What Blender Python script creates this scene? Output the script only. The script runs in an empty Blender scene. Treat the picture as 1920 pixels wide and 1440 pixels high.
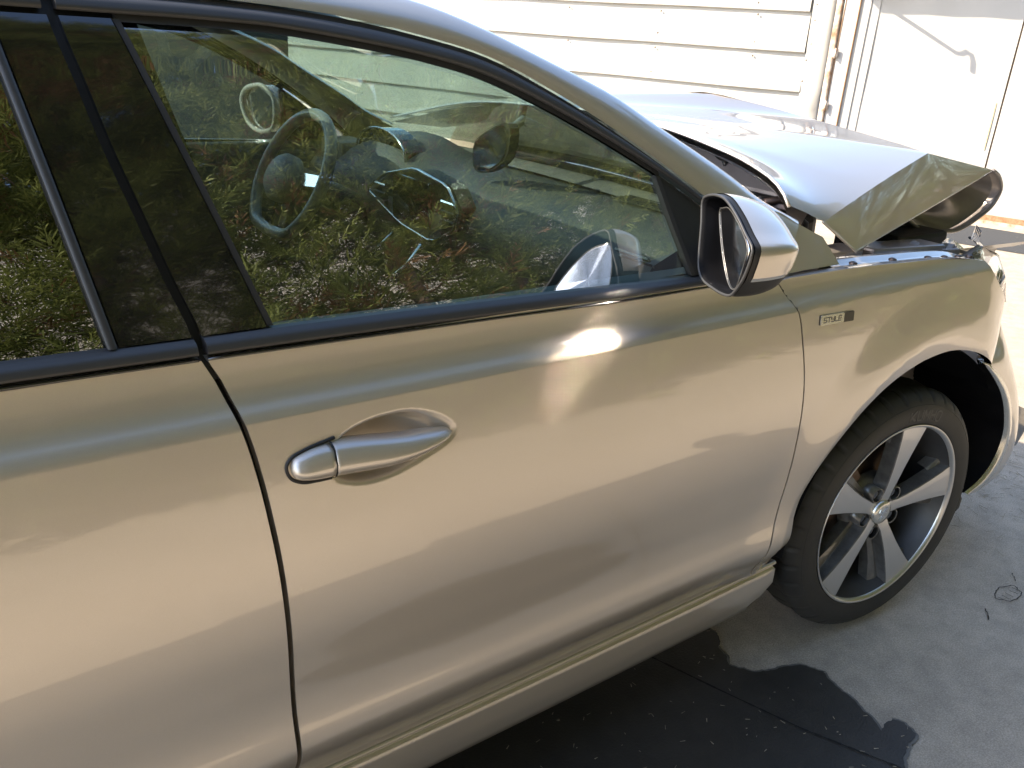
import bpy, bmesh, math, random
from mathutils import Vector, Matrix
random.seed(7)
R = math.radians
scn = bpy.context.scene
COL = scn.collection

# ------------------------------------------------------------------ camera
CAM = Vector((-1.824, -1.736, 1.318)); YAW, PITCH, ROLL, FPX = R(52.5), R(-22.16), R(3.98), 1616.0
fw = Vector((math.cos(YAW)*math.cos(PITCH), math.sin(YAW)*math.cos(PITCH), math.sin(PITCH)))
rt = fw.cross(Vector((0, 0, 1))).normalized(); up = rt.cross(fw)
r2 = rt*math.cos(ROLL)+up*math.sin(ROLL); u2 = up*math.cos(ROLL)-rt*math.sin(ROLL)
cd = bpy.data.cameras.new('camera'); cam = bpy.data.objects.new('camera', cd); COL.objects.link(cam)
m = Matrix((r2, u2, -fw)).transposed().to_4x4(); m.translation = CAM; cam.matrix_world = m
cd.sensor_fit = 'HORIZONTAL'; cd.sensor_width = 36.0; cd.lens = 36.0*FPX/1920.0; cd.clip_start = .02; cd.clip_end = 500
scn.camera = cam
# ------------------------------------------------------------------ sky, sun, exposure
SUN = Vector((-.707, .442, .552)).normalized()
w = bpy.data.worlds.new('World'); scn.world = w; w.use_nodes = True
wn = w.node_tree.nodes; wn.clear()
sky = wn.new('ShaderNodeTexSky'); sky.sky_type = 'NISHITA'; sky.sun_disc = False
sky.sun_elevation = math.asin(SUN.z); sky.sun_rotation = math.atan2(SUN.x, SUN.y)
sky.air_density = .8; sky.dust_density = .8; sky.ozone_density = .4
bg = wn.new('ShaderNodeBackground'); bg.inputs[1].default_value = .135
wo = wn.new('ShaderNodeOutputWorld')
w.node_tree.links.new(sky.outputs[0], bg.inputs[0]); w.node_tree.links.new(bg.outputs[0], wo.inputs[0])
sl = bpy.data.lights.new('sun', 'SUN'); sl.energy = 2.8; sl.angle = R(.5); sl.color = (1, .86, .67)
so = bpy.data.objects.new('sun', sl); COL.objects.link(so); so.location = SUN*20
so.rotation_euler = SUN.to_track_quat('Z', 'Y').to_euler()
vs = scn.view_settings; vs.view_transform = 'Standard'; vs.look = 'None'; vs.gamma = 1; vs.use_curve_mapping = False
vs.exposure = 2.12
cy = scn.cycles
cy.use_denoising = True; cy.sample_clamp_indirect = 0; cy.sample_clamp_direct = 0
cy.blur_glossy = 0; cy.caustics_reflective = True; cy.caustics_refractive = False
cy.max_bounces = 10; cy.transparent_max_bounces = 16; cy.glossy_bounces = 6; cy.use_adaptive_sampling = False

# ------------------------------------------------------------------ materials
def pmat(name, col, rough=.5, metal=0., coat=0., crough=.03, spec=.5, noise=None, bump=None, ccol=None, coat_ior=1.5):
    mt = bpy.data.materials.new(name); mt.use_nodes = True
    nt = mt.node_tree; b = nt.nodes['Principled BSDF']
    b.inputs['Base Color'].default_value = (*col, 1); b.inputs['Roughness'].default_value = rough
    b.inputs['Metallic'].default_value = metal; b.inputs['Coat Weight'].default_value = coat
    b.inputs['Coat Roughness'].default_value = crough; b.inputs['Specular IOR Level'].default_value = spec
    b.inputs['Coat IOR'].default_value = coat_ior
    tc = nt.nodes.new('ShaderNodeTexCoord')
    if noise:
        sc, amt = noise[:2]; c2 = noise[2] if len(noise) > 2 else tuple(c*.6 for c in col)
        n = nt.nodes.new('ShaderNodeTexNoise'); n.inputs['Scale'].default_value = sc; n.inputs['Detail'].default_value = 7
        n.inputs['Roughness'].default_value = .65
        nt.links.new(tc.outputs['Object'], n.inputs['Vector'])
        rp = nt.nodes.new('ShaderNodeValToRGB'); rp.color_ramp.elements[0].position = .5-amt/2; rp.color_ramp.elements[1].position = .5+amt/2
        rp.color_ramp.elements[0].color = (*c2, 1); rp.color_ramp.elements[1].color = (*col, 1)
        nt.links.new(n.outputs['Fac'], rp.inputs['Fac']); nt.links.new(rp.outputs['Color'], b.inputs['Base Color'])
    if bump:
        n = nt.nodes.new('ShaderNodeTexNoise'); n.inputs['Scale'].default_value = bump[0]; n.inputs['Detail'].default_value = 4
        nt.links.new(tc.outputs['Object'], n.inputs['Vector'])
        bp = nt.nodes.new('ShaderNodeBump'); bp.inputs['Strength'].default_value = bump[1]; bp.inputs['Distance'].default_value = bump[2]
        nt.links.new(n.outputs['Fac'], bp.inputs['Height']); nt.links.new(bp.outputs['Normal'], b.inputs['Normal'])
    return mt

M = {}
M['paint'] = pmat('silver_paint', (.66, .595, .52), .42, .68, 1.0, .004, coat_ior=1.8, noise=(1100, .7, (.57, .515, .45)))
def dusty(mt):
    nt = mt.node_tree; b = nt.nodes['Principled BSDF']; tc = nt.nodes.new('ShaderNodeTexCoord'); mp = nt.nodes.new('ShaderNodeMapping')
    mp.inputs['Scale'].default_value = (2.2, 3, 6); n = nt.nodes.new('ShaderNodeTexNoise'); n.inputs['Scale'].default_value = 3.5; n.inputs['Detail'].default_value = 8; n.inputs['Roughness'].default_value = .7
    rp = nt.nodes.new('ShaderNodeMapRange'); rp.inputs[1].default_value = .38; rp.inputs[2].default_value = .72; rp.inputs[3].default_value = .004; rp.inputs[4].default_value = .05
    nt.links.new(tc.outputs['Object'], mp.inputs['Vector']); nt.links.new(mp.outputs[0], n.inputs['Vector']); nt.links.new(n.outputs[0], rp.inputs[0]); nt.links.new(rp.outputs[0], b.inputs['Coat Roughness'])
dusty(M['paint'])
M['black_sat'] = pmat('satin_black_plastic', (.042, .042, .043), .45, bump=(1500, .15, .0004))
M['black_gloss'] = pmat('gloss_black_trim', (.006, .006, .007), .08, coat=1, crough=.02, coat_ior=1.6)
M['black_plastic'] = pmat('black_plastic', (.018, .018, .019), .55, noise=(60, .6, (.012, .012, .012)), bump=(900, .2, .0005))
M['rubber'] = pmat('rubber', (.022, .021, .020), .62, noise=(14, .5, (.035, .032, .028)), bump=(260, .25, .0006))
M['tyre'] = pmat('tyre_rubber', (.024, .0235, .023), .58, noise=(9, .5, (.040, .037, .032)), bump=(300, .3, .0006))
M['alu'] = pmat('machined_aluminium', (.66, .65, .63), .30, .9, .6, .06)
M['rimgrey'] = pmat('rim_grey_paint', (.25, .245, .235), .38, .55, .8, .05, noise=(30, .6, (.085, .082, .078)))
M['barrel'] = pmat('rim_barrel_grey', (.075, .075, .075), .45, .5, noise=(30, .6, (.055, .052, .05)))
M['chrome'] = pmat('satin_chrome', (.74, .74, .74), .12, 1.0)
M['steel'] = pmat('brake_steel', (.20, .17, .15), .45, .9, noise=(40, .5, (.16, .09, .055)))
M['inner'] = pmat('inner_panel', (.30, .27, .25), .42, .3, .4, .1, noise=(12, .6, (.22, .195, .175)))
M['cowl'] = pmat('cowl_grey', (.30, .27, .25), .5, noise=(30, .6))
M['dash'] = pmat('dash_plastic', (.08, .08, .08), .55, bump=(700, .3, .0006))
M['dashlight'] = pmat('light_dash_trim', (.20, .20, .19), .6)
M['fabric'] = pmat('seat_fabric', (.05, .05, .052), .9, bump=(400, .4, .001))
M['mirror'] = pmat('mirror_glass', (.97, .97, .97), .10, 1.0)
M['bowl'] = pmat('mirror_bowl_plastic', (.004, .004, .005), .65, spec=.08)
M['concrete'] = None
M['white'] = pmat('white_painted_cladding', (.43, .415, .385), .5, noise=(3.0, .7, (.39, .37, .33)), bump=(2.2, .25, .02))
M['whitedoor'] = pmat('white_painted_door', (.42, .415, .40), .55, noise=(1.6, .6, (.39, .375, .355)), bump=(1.2, .15, .02))
M['rustwhite'] = pmat('rusty_white_frame', (.70, .66, .58), .6, noise=(9, .35, (.30, .15, .07)))
M['greyframe'] = pmat('grey_painted_frame', (.47, .465, .46), .6, noise=(7, .5, (.42, .40, .38)))
M['rust'] = pmat('rust', (.19, .085, .035), .8, noise=(40, .6, (.40, .27, .16)))
M['rod'] = pmat('dark_metal_rod', (.20, .19, .18), .5, .8)
M['render'] = pmat('white_render', (.62, .60, .56), .8, noise=(2, .5, (.56, .54, .50)))
M['greywall'] = pmat('grey_render', (.10, .11, .115), .8, noise=(3, .5))
M['dark_grey'] = pmat('dark_grey', (.055, .06, .07), .85, noise=(150, .6, (.035, .038, .043)), bump=(200, .5, .004))
M['badge_silver'] = pmat('badge_silver', (.72, .71, .66), .25, .85)
M['badge_dark'] = pmat('badge_dark', (.03, .025, .02), .35)
M['bark'] = pmat('bark', (.12, .085, .06), .9, noise=(30, .6))

def leafmat(name, col, col2):
    mt = bpy.data.materials.new(name); mt.use_nodes = True; nt = mt.node_tree; b = nt.nodes['Principled BSDF']
    g = nt.nodes.new('ShaderNodeNewGeometry')
    rp = nt.nodes.new('ShaderNodeValToRGB'); rp.color_ramp.elements[0].color = (*col, 1); rp.color_ramp.elements[1].color = (*col2, 1)
    nt.links.new(g.outputs['Random Per Island'], rp.inputs['Fac']); nt.links.new(rp.outputs['Color'], b.inputs['Base Color'])
    b.inputs['Roughness'].default_value = .5; b.inputs['Specular IOR Level'].default_value = .35
    tr = nt.nodes.new('ShaderNodeBsdfTranslucent'); nt.links.new(rp.outputs['Color'], tr.inputs['Color'])
    mx = nt.nodes.new('ShaderNodeMixShader'); mx.inputs[0].default_value = .3
    out = nt.nodes['Material Output']
    nt.links.new(b.outputs[0], mx.inputs[1]); nt.links.new(tr.outputs[0], mx.inputs[2]); nt.links.new(mx.outputs[0], out.inputs[0])
    return mt
M['leaf'] = leafmat('cypress_leaf', (.085, .112, .028), (.22, .25, .075))
M['leafbrown'] = leafmat('dead_cypress_leaf', (.12, .070, .035), (.22, .13, .06))

def glassmat(name, tint, refl, haze=.0):
    mt = bpy.data.materials.new(name); mt.use_nodes = True; nt = mt.node_tree; nt.nodes.remove(nt.nodes['Principled BSDF'])
    out = nt.nodes['Material Output']
    tr = nt.nodes.new('ShaderNodeBsdfTransparent'); tr.inputs[0].default_value = (*tint, 1)
    gl = nt.nodes.new('ShaderNodeBsdfGlossy'); gl.inputs['Roughness'].default_value = 0.0; gl.inputs[0].default_value = (1, 1, 1, 1)
    fr = nt.nodes.new('ShaderNodeFresnel'); fr.inputs[0].default_value = refl
    mx = nt.nodes.new('ShaderNodeMixShader')
    nt.links.new(fr.outputs[0], mx.inputs[0])
    base = tr
    if haze > 0:
        df = nt.nodes.new('ShaderNodeBsdfTranslucent'); df.inputs[0].default_value = (.8, .85, .8, 1)
        d2 = nt.nodes.new('ShaderNodeBsdfDiffuse'); d2.inputs[0].default_value = (.8, .82, .8, 1)
        ad = nt.nodes.new('ShaderNodeMixShader'); ad.inputs[0].default_value = .5
        nt.links.new(df.outputs[0], ad.inputs[1]); nt.links.new(d2.outputs[0], ad.inputs[2])
        hm = nt.nodes.new('ShaderNodeMixShader'); hm.inputs[0].default_value = haze
        nt.links.new(tr.outputs[0], hm.inputs[1]); nt.links.new(ad.outputs[0], hm.inputs[2]); base = hm
    nt.links.new(base.outputs[0], mx.inputs[1]); nt.links.new(gl.outputs[0], mx.inputs[2]); nt.links.new(mx.outputs[0], out.inputs[0])
    return mt
M['glass'] = glassmat('green_tinted_glass', (.80, .93, .87), 3.3, .018)
M['privacy'] = glassmat('dark_privacy_glass', (.10, .11, .11), 3.1)
M['screen_glass'] = glassmat('windscreen_glass', (.72, .86, .80), 1.7, .01)
M['windscreen'] = glassmat('tinted_windscreen_glass', (.42, .55, .52), 1.8, .008)
M['clear'] = glassmat('clear_lens', (.93, .93, .92), 1.5, .03)

# ------------------------------------------------------------------ mesh helpers
CAR_LOC = Vector((-1.3, 0, 0))
def link(name, me, mat, parent=None):
    if isinstance(mat, (list, tuple)):
        for a in mat: me.materials.append(a)
    elif mat: me.materials.append(mat)
    o = bpy.data.objects.new(name, me); COL.objects.link(o)
    if parent is not None:
        o.parent = parent
        p, t = parent, Vector((0, 0, 0))
        while p is not None:
            t = t + p.location; p = p.parent
        if parent.parent is None and parent.type == 'EMPTY':
            o.matrix_parent_inverse = Matrix.Translation(-parent.location)
    return o
def tag(o, label, cat, group=None, kind=None):
    o['label'] = label; o['category'] = cat
    if group: o['group'] = group
    if kind: o['kind'] = kind
def empty(name, loc, label, cat, group=None):
    o = bpy.data.objects.new(name, None); COL.objects.link(o); o.location = loc; o.empty_display_size = .1
    tag(o, label, cat, group); return o
def mesh(name, V, F, smooth=True, normals=None):
    me = bpy.data.meshes.new(name); me.from_pydata([tuple(v) for v in V], [], F); me.validate(); me.update()
    if smooth:
        me.polygons.foreach_set('use_smooth', [True]*len(me.polygons))
    if normals: me.normals_split_custom_set_from_vertices([tuple(n) for n in normals])
    return me
class MB:
    """collects shapes; build() links them as one mesh object"""
    def __init__(s): s.V = []; s.F = []; s.sm = []; s.mi = []
    def add(s, V, F, smooth=False, mi=0):
        b = len(s.V); s.V += [tuple(v) for v in V]; s.F += [[i+b for i in f] for f in F]; s.sm += [smooth]*len(F); s.mi += [mi]*len(F)
    def box(s, c, d, rot=None, bev=0.0, mi=0):
        bm = bmesh.new(); bmesh.ops.create_cube(bm, size=1)
        for v in bm.verts: v.co = Vector((v.co.x*d[0], v.co.y*d[1], v.co.z*d[2]))
        if bev: bmesh.ops.bevel(bm, geom=bm.edges[:], offset=bev, segments=2, affect='EDGES', profile=.6)
        T = Matrix.Translation(Vector(c)) @ (rot.to_4x4() if rot else Matrix())
        bm.verts.index_update()
        s.add([T @ v.co for v in bm.verts], [[v.index for v in f.verts] for f in bm.faces], False, mi); bm.free()
    def tube(s, P, r, n=8, closed=False, mi=0, cap=True):
        P = [Vector(p) for p in P]; N = len(P); V = []; F = []
        rr = r if isinstance(r, (list, tuple)) else [r]*N
        ref = None
        for i in range(N):
            a = P[(i-1) % N] if (closed or i > 0) else P[i]; b = P[(i+1) % N] if (closed or i < N-1) else P[i]
            t = (b-a).normalized()
            if ref is None: ref = t.orthogonal().normalized()
            ref = (ref - t*ref.dot(t)).normalized(); bi = t.cross(ref)
            for k in range(n):
                an = 2*math.pi*k/n; V.append(P[i]+(ref*math.cos(an)+bi*math.sin(an))*rr[i])
        for i in range(N if closed else N-1):
            j = (i+1) % N
            for k in range(n):
                F.append([i*n+k, i*n+(k+1) % n, j*n+(k+1) % n, j*n+k])
        if cap and not closed: F += [list(range(n))[::-1], [(N-1)*n+k for k in range(n)]]
        s.add(V, F, True, mi)
    def loft(s, rings, closed=True, cap0=False, cap1=False, smooth=True, mi=0):
        n = len(rings[0]); V = [p for r_ in rings for p in r_]; F = []
        for i in range(len(rings)-1):
            for k in range(n if closed else n-1):
                F.append([i*n+k, i*n+(k+1) % n, (i+1)*n+(k+1) % n, (i+1)*n+k])
        if cap0: F.append(list(range(n))[::-1])
        if cap1: F.append([(len(rings)-1)*n+k for k in range(n)])
        s.add(V, F, smooth, mi)
    def prism(s, poly, d, mi=0, smooth=False):
        """poly: list of 3D points, d: extrusion vector"""
        n = len(poly); d = Vector(d); V = [Vector(p) for p in poly]+[Vector(p)+d for p in poly]
        F = [list(range(n))[::-1], list(range(n, 2*n))]+[[i, (i+1) % n, n+(i+1) % n, n+i] for i in range(n)]
        s.add(V, F, smooth, mi)
    def lathe(s, prof, ctr, ax, n=64, mi=0, smooth=True):
        """prof: (offset along ax, radius)"""
        ax = Vector(ax).normalized(); e = ax.orthogonal().normalized(); f = ax.cross(e); rings = []
        for o_, r_ in prof:
            rings.append([Vector(ctr)+ax*o_+(e*math.cos(2*math.pi*k/n)+f*math.sin(2*math.pi*k/n))*r_ for k in range(n)])
        s.loft(rings, True, False, False, smooth, mi)
    def build(s, name, mat, parent=None, kind=None):
        me = bpy.data.meshes.new(name); me.from_pydata(s.V, [], s.F); me.update()
        me.polygons.foreach_set('use_smooth', s.sm); me.polygons.foreach_set('material_index', s.mi)
        o = link(name, me, mat, parent)
        if kind: o['kind'] = kind
        return o

def interp(tab, x):
    n = len(tab)
    if x <= tab[0][0]:
        (a, b), (c, d) = tab[0], tab[1]; return b+(d-b)/(c-a)*(x-a)
    if x >= tab[-1][0]:
        (a, b), (c, d) = tab[-2], tab[-1]; return d+(d-b)/(c-a)*(x-c)
    i = 0
    while not (tab[i][0] <= x <= tab[i+1][0]): i += 1
    x0, y0 = tab[i]; x1, y1 = tab[i+1]; h = x1-x0
    def tang(j):
        if j == 0: return (tab[1][1]-tab[0][1])/(tab[1][0]-tab[0][0])
        if j == n-1: return (tab[-1][1]-tab[-2][1])/(tab[-1][0]-tab[-2][0])
        h0 = tab[j][0]-tab[j-1][0]; h1 = tab[j+1][0]-tab[j][0]
        return ((tab[j][1]-tab[j-1][1])/h0*h1+(tab[j+1][1]-tab[j][1])/h1*h0)/(h0+h1)
    m0, m1 = tang(i), tang(i+1); t = (x-x0)/h
    return (2*t**3-3*t**2+1)*y0+(t**3-2*t**2+t)*h*m0+(-2*t**3+3*t**2)*y1+(t**3-t**2)*h*m1
def lin(tab, x):
    """piecewise-linear, extrapolating"""
    if tab[0][0] > tab[-1][0]: tab = tab[::-1]
    i = 0
    while i < len(tab)-2 and x > tab[i+1][0]: i += 1
    (a, b), (c, d) = tab[i], tab[i+1]
    return b+(d-b)*(x-a)/(c-a)
def sst(a, b, x):
    t = max(0., min(1., (x-a)/(b-a))); return t*t*(3-2*t)
def smooth_poly(P, n):
    """resample a polyline through points with Catmull-Rom, n points by chord length"""
    P = [Vector(p) for p in P]; L = [0.]
    for i in range(1, len(P)): L.append(L[-1]+(P[i]-P[i-1]).length)
    out = []
    comps = [[(L[i], P[i][k]) for i in range(len(P))] for k in range(len(P[0]))]
    for j in range(n):
        t = L[-1]*j/(n-1); out.append(Vector([interp(cc, t) if len(P) > 2 else lin(cc, t) for cc in comps]))
    return out

# ------------------------------------------------------------------ body surfaces: half-width of the car as a function of (x, z)
PROF = [(.10, .800), (.20, .816), (.28, .828), (.315, .840), (.335, .852), (.355, .864), (.374, .8735), (.392, .8780), (.412, .8773), (.44, .8735), (.475, .8722), (.53, .8768),
        (.60, .8850), (.66, .8885), (.72, .8885), (.78, .884), (.84, .8775), (.893, .871)]
SHO = [(.893, .871), (.901, .866), (.910, .8575), (.921, .8505), (.938, .846), (.965, .8435), (1.0, .842)]
HND = [(-1.428, .806), (-1.432, .838), (-1.418, .853), (-1.395, .864), (-1.36, .870), (-1.32, .869), (-1.285, .857), (-1.262, .842), (-1.256, .830),
       (-1.262, .818), (-1.29, .806), (-1.325, .795), (-1.352, .789), (-1.385, .788), (-1.41, .794)]
def pdist(P, x, z):
    """signed distance to a closed polygon, positive inside"""
    ins = False; dm = 9.
    n = len(P)
    for i in range(n):
        x0, z0 = P[i]; x1, z1 = P[(i+1) % n]
        if (z0 > z) != (z1 > z) and x < (x1-x0)*(z-z0)/(z1-z0)+x0: ins = not ins
        dx, dz = x1-x0, z1-z0; t = max(0., min(1., ((x-x0)*dx+(z-z0)*dz)/(dx*dx+dz*dz)))
        dm = min(dm, math.hypot(x-x0-t*dx, z-z0-t*dz))
    return dm if ins else -dm
def _round(P, n):
    out = []; N = len(P)
    for i in range(N):
        a, b, c, d = P[i-1], P[i], P[(i+1) % N], P[(i+2) % N]
        for j in range(n):
            f = j/n; out.append(tuple(.5*(2*b[k]+(c[k]-a[k])*f+(2*a[k]-5*b[k]+4*c[k]-d[k])*f*f+(3*b[k]-a[k]-3*c[k]+d[k])*f**3) for k in (0, 1)))
    return out
HND = _round(HND, 3)
def Sx(x):
    t = -.010*(x+1.1)**2
    if x > .2: t -= 1.2*(x-.2)**2
    if x < -2.3: t -= .06*(x+2.3)**2
    return t
AC = (-.005, .312)
def S(x, z):
    s = (interp(PROF, z) if z <= .893 else interp(SHO, z))+Sx(x)
    r = math.hypot(x-AC[0], z-AC[1])
    if r < .585:
        s += .009*sst(.58, .44, r)
        if r < .452: s -= (.452-r)*.22
    if -1.46 < x < -1.24 and .77 < z < .89:
        d = pdist(HND, x, z)
        s -= .048*sst(0, .020, d)*(1-.8*sst(-1.36, -1.275, x))+.002*sst(-.003, .002, d)
    return s
GPROF = [(.955, .8445), (.985, .832), (1.05, .8035), (1.12, .771), (1.19, .7365), (1.25, .705), (1.30, .676), (1.345, .638), (1.38, .585), (1.41, .50), (1.435, .40), (1.45, .25)]
def G(x, z):
    t = -.06*(x+1.0)**2 if x > -1.0 else 0
    if x < -2.2: t -= .08*(x+2.2)**2
    return interp(GPROF, z)+t
def nrm(F, x, z, sg):
    e = .0012
    return Vector((-(F(x+e, z)-F(x-e, z))/(2*e), sg, -(F(x, z+e)-F(x, z-e))/(2*e))).normalized()

def panel(name, XZ, F, mat, parent, off=0., sg=-1, skirt=.015, custom=True):
    """grid of (x,z) rows laid on the body surface, edges folded inwards by skirt"""
    nv, nu = len(XZ), len(XZ[0]); V = []; N = []; Fc = []
    for row in XZ:
        for x, z in row:
            V.append((x, sg*(F(x, z)+off), z))
            N.append(nrm(F, x, z, sg))
    for j in range(nv-1):
        for i in range(nu-1):
            q = [j*nu+i, j*nu+i+1, (j+1)*nu+i+1, (j+1)*nu+i]
            Fc.append(q)
    c0, c1, c2 = Vector(V[0]), Vector(V[1]), Vector(V[nu])
    flip = (c1-c0).cross(c2-c0).dot(N[0]) < 0
    if flip: Fc = [q[::-1] for q in Fc]
    if skirt:
        edge = [i for i in range(nu)]+[j*nu+nu-1 for j in range(1, nv)]+[(nv-1)*nu+i for i in range(nu-2, -1, -1)]+[j*nu for j in range(nv-2, 0, -1)]
        b = len(V)
        for k in edge:
            v = V[k]; V.append(v); n0 = N[k]; N.append(n0)
        for k in edge:
            v = V[k]; V.append((v[0], v[1]-sg*skirt, v[2])); N.append(N[k])
        ne = len(edge)
        for k in range(ne):
            q = [b+k, b+ne+k, b+ne+(k+1) % ne, b+(k+1) % ne]
            Fc.append(q[::-1] if flip else q)
        # skirt normals: outward in the surface plane
        cx = sum(v[0] for v in V[:b])/b; cz = sum(v[2] for v in V[:b])/b
        for k in range(ne):
            a, c = V[b+(k-1) % ne], V[b+(k+1) % ne]
            t = Vector((c[0]-a[0], 0, c[2]-a[2])).normalized(); o_ = Vector((t.z, 0, -t.x))
            if o_.dot(Vector((V[b+k][0]-cx, 0, V[b+k][2]-cz))) < 0: o_ = -o_
            N[b+k] = o_; N[b+ne+k] = o_
    return link(name, mesh(name, V, Fc, True, N if custom else None), mat, parent)
def strip(name, A, B, nu, nv, F, mat, parent, off=0., sg=-1, skirt=.012, bulge=0.):
    """band between two (x,z) polylines"""
    a, b = smooth_poly(A, nu), smooth_poly(B, nu)
    XZ = [[tuple(a[i].lerp(b[i], j/(nv-1))) for i in range(nu)] for j in range(nv)]
    if bulge:
        Vq = {}
        for j, row in enumerate(XZ):
            for i, p in enumerate(row): Vq[(round(p[0], 6), round(p[1], 6))] = bulge*(1-abs(2*j/(nv-1)-1)**4)
        F0 = F
        V = []; Fc = []
        for j, row in enumerate(XZ):
            for x, z in row: V.append((x, sg*(F0(x, z)+off+bulge*(1-abs(2*j/(nv-1)-1)**4)), z))
        for j in range(nv-1):
            for i in range(nu-1):
                q = [j*nu+i, j*nu+i+1, (j+1)*nu+i+1, (j+1)*nu+i]; Fc.append(q if sg < 0 else q[::-1])
        e = [i for i in range(nu)]+[j*nu+nu-1 for j in range(1, nv)]+[(nv-1)*nu+i for i in range(nu-2, -1, -1)]+[j*nu for j in range(nv-2, 0, -1)]
        bb = len(V); V += [V[k] for k in e]; V += [(V[k][0], V[k][1]-sg*skirt, V[k][2]) for k in e]; ne = len(e)
        for k in range(ne):
            q = [bb+k, bb+ne+k, bb+ne+(k+1) % ne, bb+(k+1) % ne]; Fc.append(q if sg < 0 else q[::-1])
        return link(name, mesh(name, V, Fc), mat, parent)
    return panel(name, XZ, F, mat, parent, off, sg, skirt)

# ------------------------------------------------------------------ GROUND and setting
def ground_material():
    mt = bpy.data.materials.new('worn_concrete'); mt.use_nodes = True; nt = mt.node_tree; b = nt.nodes['Principled BSDF']; L = nt.links.new
    tc = nt.nodes.new('ShaderNodeTexCoord')
    def nz(s, d=6, r=.6):
        n = nt.nodes.new('ShaderNodeTexNoise'); n.inputs['Scale'].default_value = s; n.inputs['Detail'].default_value = d; n.inputs['Roughness'].default_value = r
        L(tc.outputs['Object'], n.inputs['Vector']); return n
    def ramp(src, p0, c0, p1, c1):
        rp = nt.nodes.new('ShaderNodeValToRGB'); rp.color_ramp.elements[0].position = p0; rp.color_ramp.elements[1].position = p1
        rp.color_ramp.elements[0].color = (*c0, 1); rp.color_ramp.elements[1].color = (*c1, 1); L(src, rp.inputs[0]); return rp
    def mix(a, b_, f, t='MULTIPLY'):
        mx = nt.nodes.new('ShaderNodeMix'); mx.data_type = 'RGBA'; mx.blend_type = t
        if isinstance(f, float): mx.inputs[0].default_value = f
        else: L(f, mx.inputs[0])
        L(a, mx.inputs[6]); L(b_, mx.inputs[7]); return mx.outputs[2]
    big = ramp(nz(1.1).outputs[0], .32, (.44, .375, .295), .68, (.55, .475, .38))
    mid = ramp(nz(14, 5, .7).outputs[0], .35, (.82, .82, .82), .62, (1.06, 1.06, 1.06))
    fine = ramp(nz(260, 3, .7).outputs[0], .38, (.72, .72, .72), .64, (1.2, 1.2, 1.19))
    c = mix(big.outputs[0], mid.outputs[0], 1.0); c = mix(c, fine.outputs[0], .85)
    vo = nt.nodes.new('ShaderNodeTexVoronoi'); vo.inputs['Scale'].default_value = 90; L(tc.outputs['Object'], vo.inputs['Vector'])
    sp = ramp(vo.outputs['Distance'], .10, (.62, .58, .50), .16, (0, 0, 0)); msk = ramp(nz(23, 2).outputs[0], .52, (0, 0, 0), .6, (1, 1, 1))
    m2 = nt.nodes.new('ShaderNodeMath'); m2.operation = 'MULTIPLY'; L(msk.outputs[0], m2.inputs[0])
    st = ramp(vo.outputs['Distance'], .09, (1, 1, 1), .13, (0, 0, 0)); L(st.outputs[0], m2.inputs[1])
    lightc = nt.nodes.new('ShaderNodeRGB'); lightc.outputs[0].default_value = (.60, .56, .49, 1)
    c = mix(c, lightc.outputs[0], m2.outputs[0], 'MIX')
    L(c, b.inputs['Base Color']); b.inputs['Roughness'].default_value = .78
    bp = nt.nodes.new('ShaderNodeBump'); bp.inputs['Strength'].default_value = .55; bp.inputs['Distance'].default_value = .003
    L(nz(180, 5, .7).outputs[0], bp.inputs['Height']); L(bp.outputs[0], b.inputs['Normal'])
    return mt
M['concrete'] = ground_material()
wet = pmat('wet_concrete', (.030, .027, .023), .40, spec=.3, noise=(9, .5, (.050, .045, .038)), bump=(180, .5, .002))
M['wet'] = wet
def sheet(name, poly, z, mat, kind='structure'):
    me = bpy.data.meshes.new(name); me.from_pydata([(x, y, z) for x, y in poly], [], [list(range(len(poly)))]); me.update()
    o = link(name, me, mat); o['kind'] = kind; return o
gd = sheet('ground', [(-60, -60), (60, -60), (60, 60), (-60, 60)], 0, M['concrete'])
gd['label'] = 'worn beige concrete yard under the car'
def jag(P, n, seed, grow=0., amp=1.):
    rr = random.Random(seed); ph = [rr.uniform(0, 6.28) for _ in range(12)]; out = []
    c = Vector((sum(p[0] for p in P)/len(P), sum(p[1] for p in P)/len(P)))
    for i in range(len(P)):
        a, b = Vector(P[i]), Vector(P[(i+1) % len(P)])
        k = max(2, int((b-a).length/n)); d = (b-a).normalized(); nn = Vector((d.y, -d.x))
        if nn.dot(a-c) < 0: nn = -nn
        for j in range(k):
            p = a.lerp(b, j/k); w_ = 0
            for q, (fq, am) in enumerate(((22, .0045), (47, .003), (95, .0022), (210, .0013), (420, .0008))): w_ += am*math.sin(p.x*fq+ph[q])*math.cos(p.y*fq*1.1+ph[q+5])
            p = p+nn*(w_*amp*1.15+grow+rr.uniform(-.0004, .0004)); out.append((p.x, p.y))
    return out
wetpoly = [(-.36, -.45), (-.34, -.62), (-.365, -.66), (-.35, -.70), (-.385, -.735), (-.395, -.765), (-.41, -.79), (-.385, -.835), (-.33, -.862), (-.27, -.88), (-.245, -.925),
           (-.255, -.97), (-.27, -1.02), (-.285, -1.07), (-.298, -1.10), (-.275, -1.098), (-.245, -1.10), (-.23, -1.12), (-.24, -1.15), (-.275, -1.165), (-.33, -1.18), (-.40, -1.22), (-.6, -1.30), (-.95, -1.33), (-1.3, -1.22), (-1.6, -.9), (-1.6, -.2), (-.8, -.1)]
M['damp'] = pmat('damp_concrete', (.115, .108, .096), .6, noise=(40, .5, (.16, .15, .13)), bump=(180, .5, .002))
wr_ = sheet('damp_rim', jag(wetpoly, .006, 3, .007), .004, M['damp']); wr_['label'] = 'half-dried rim of the wet patch'
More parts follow.
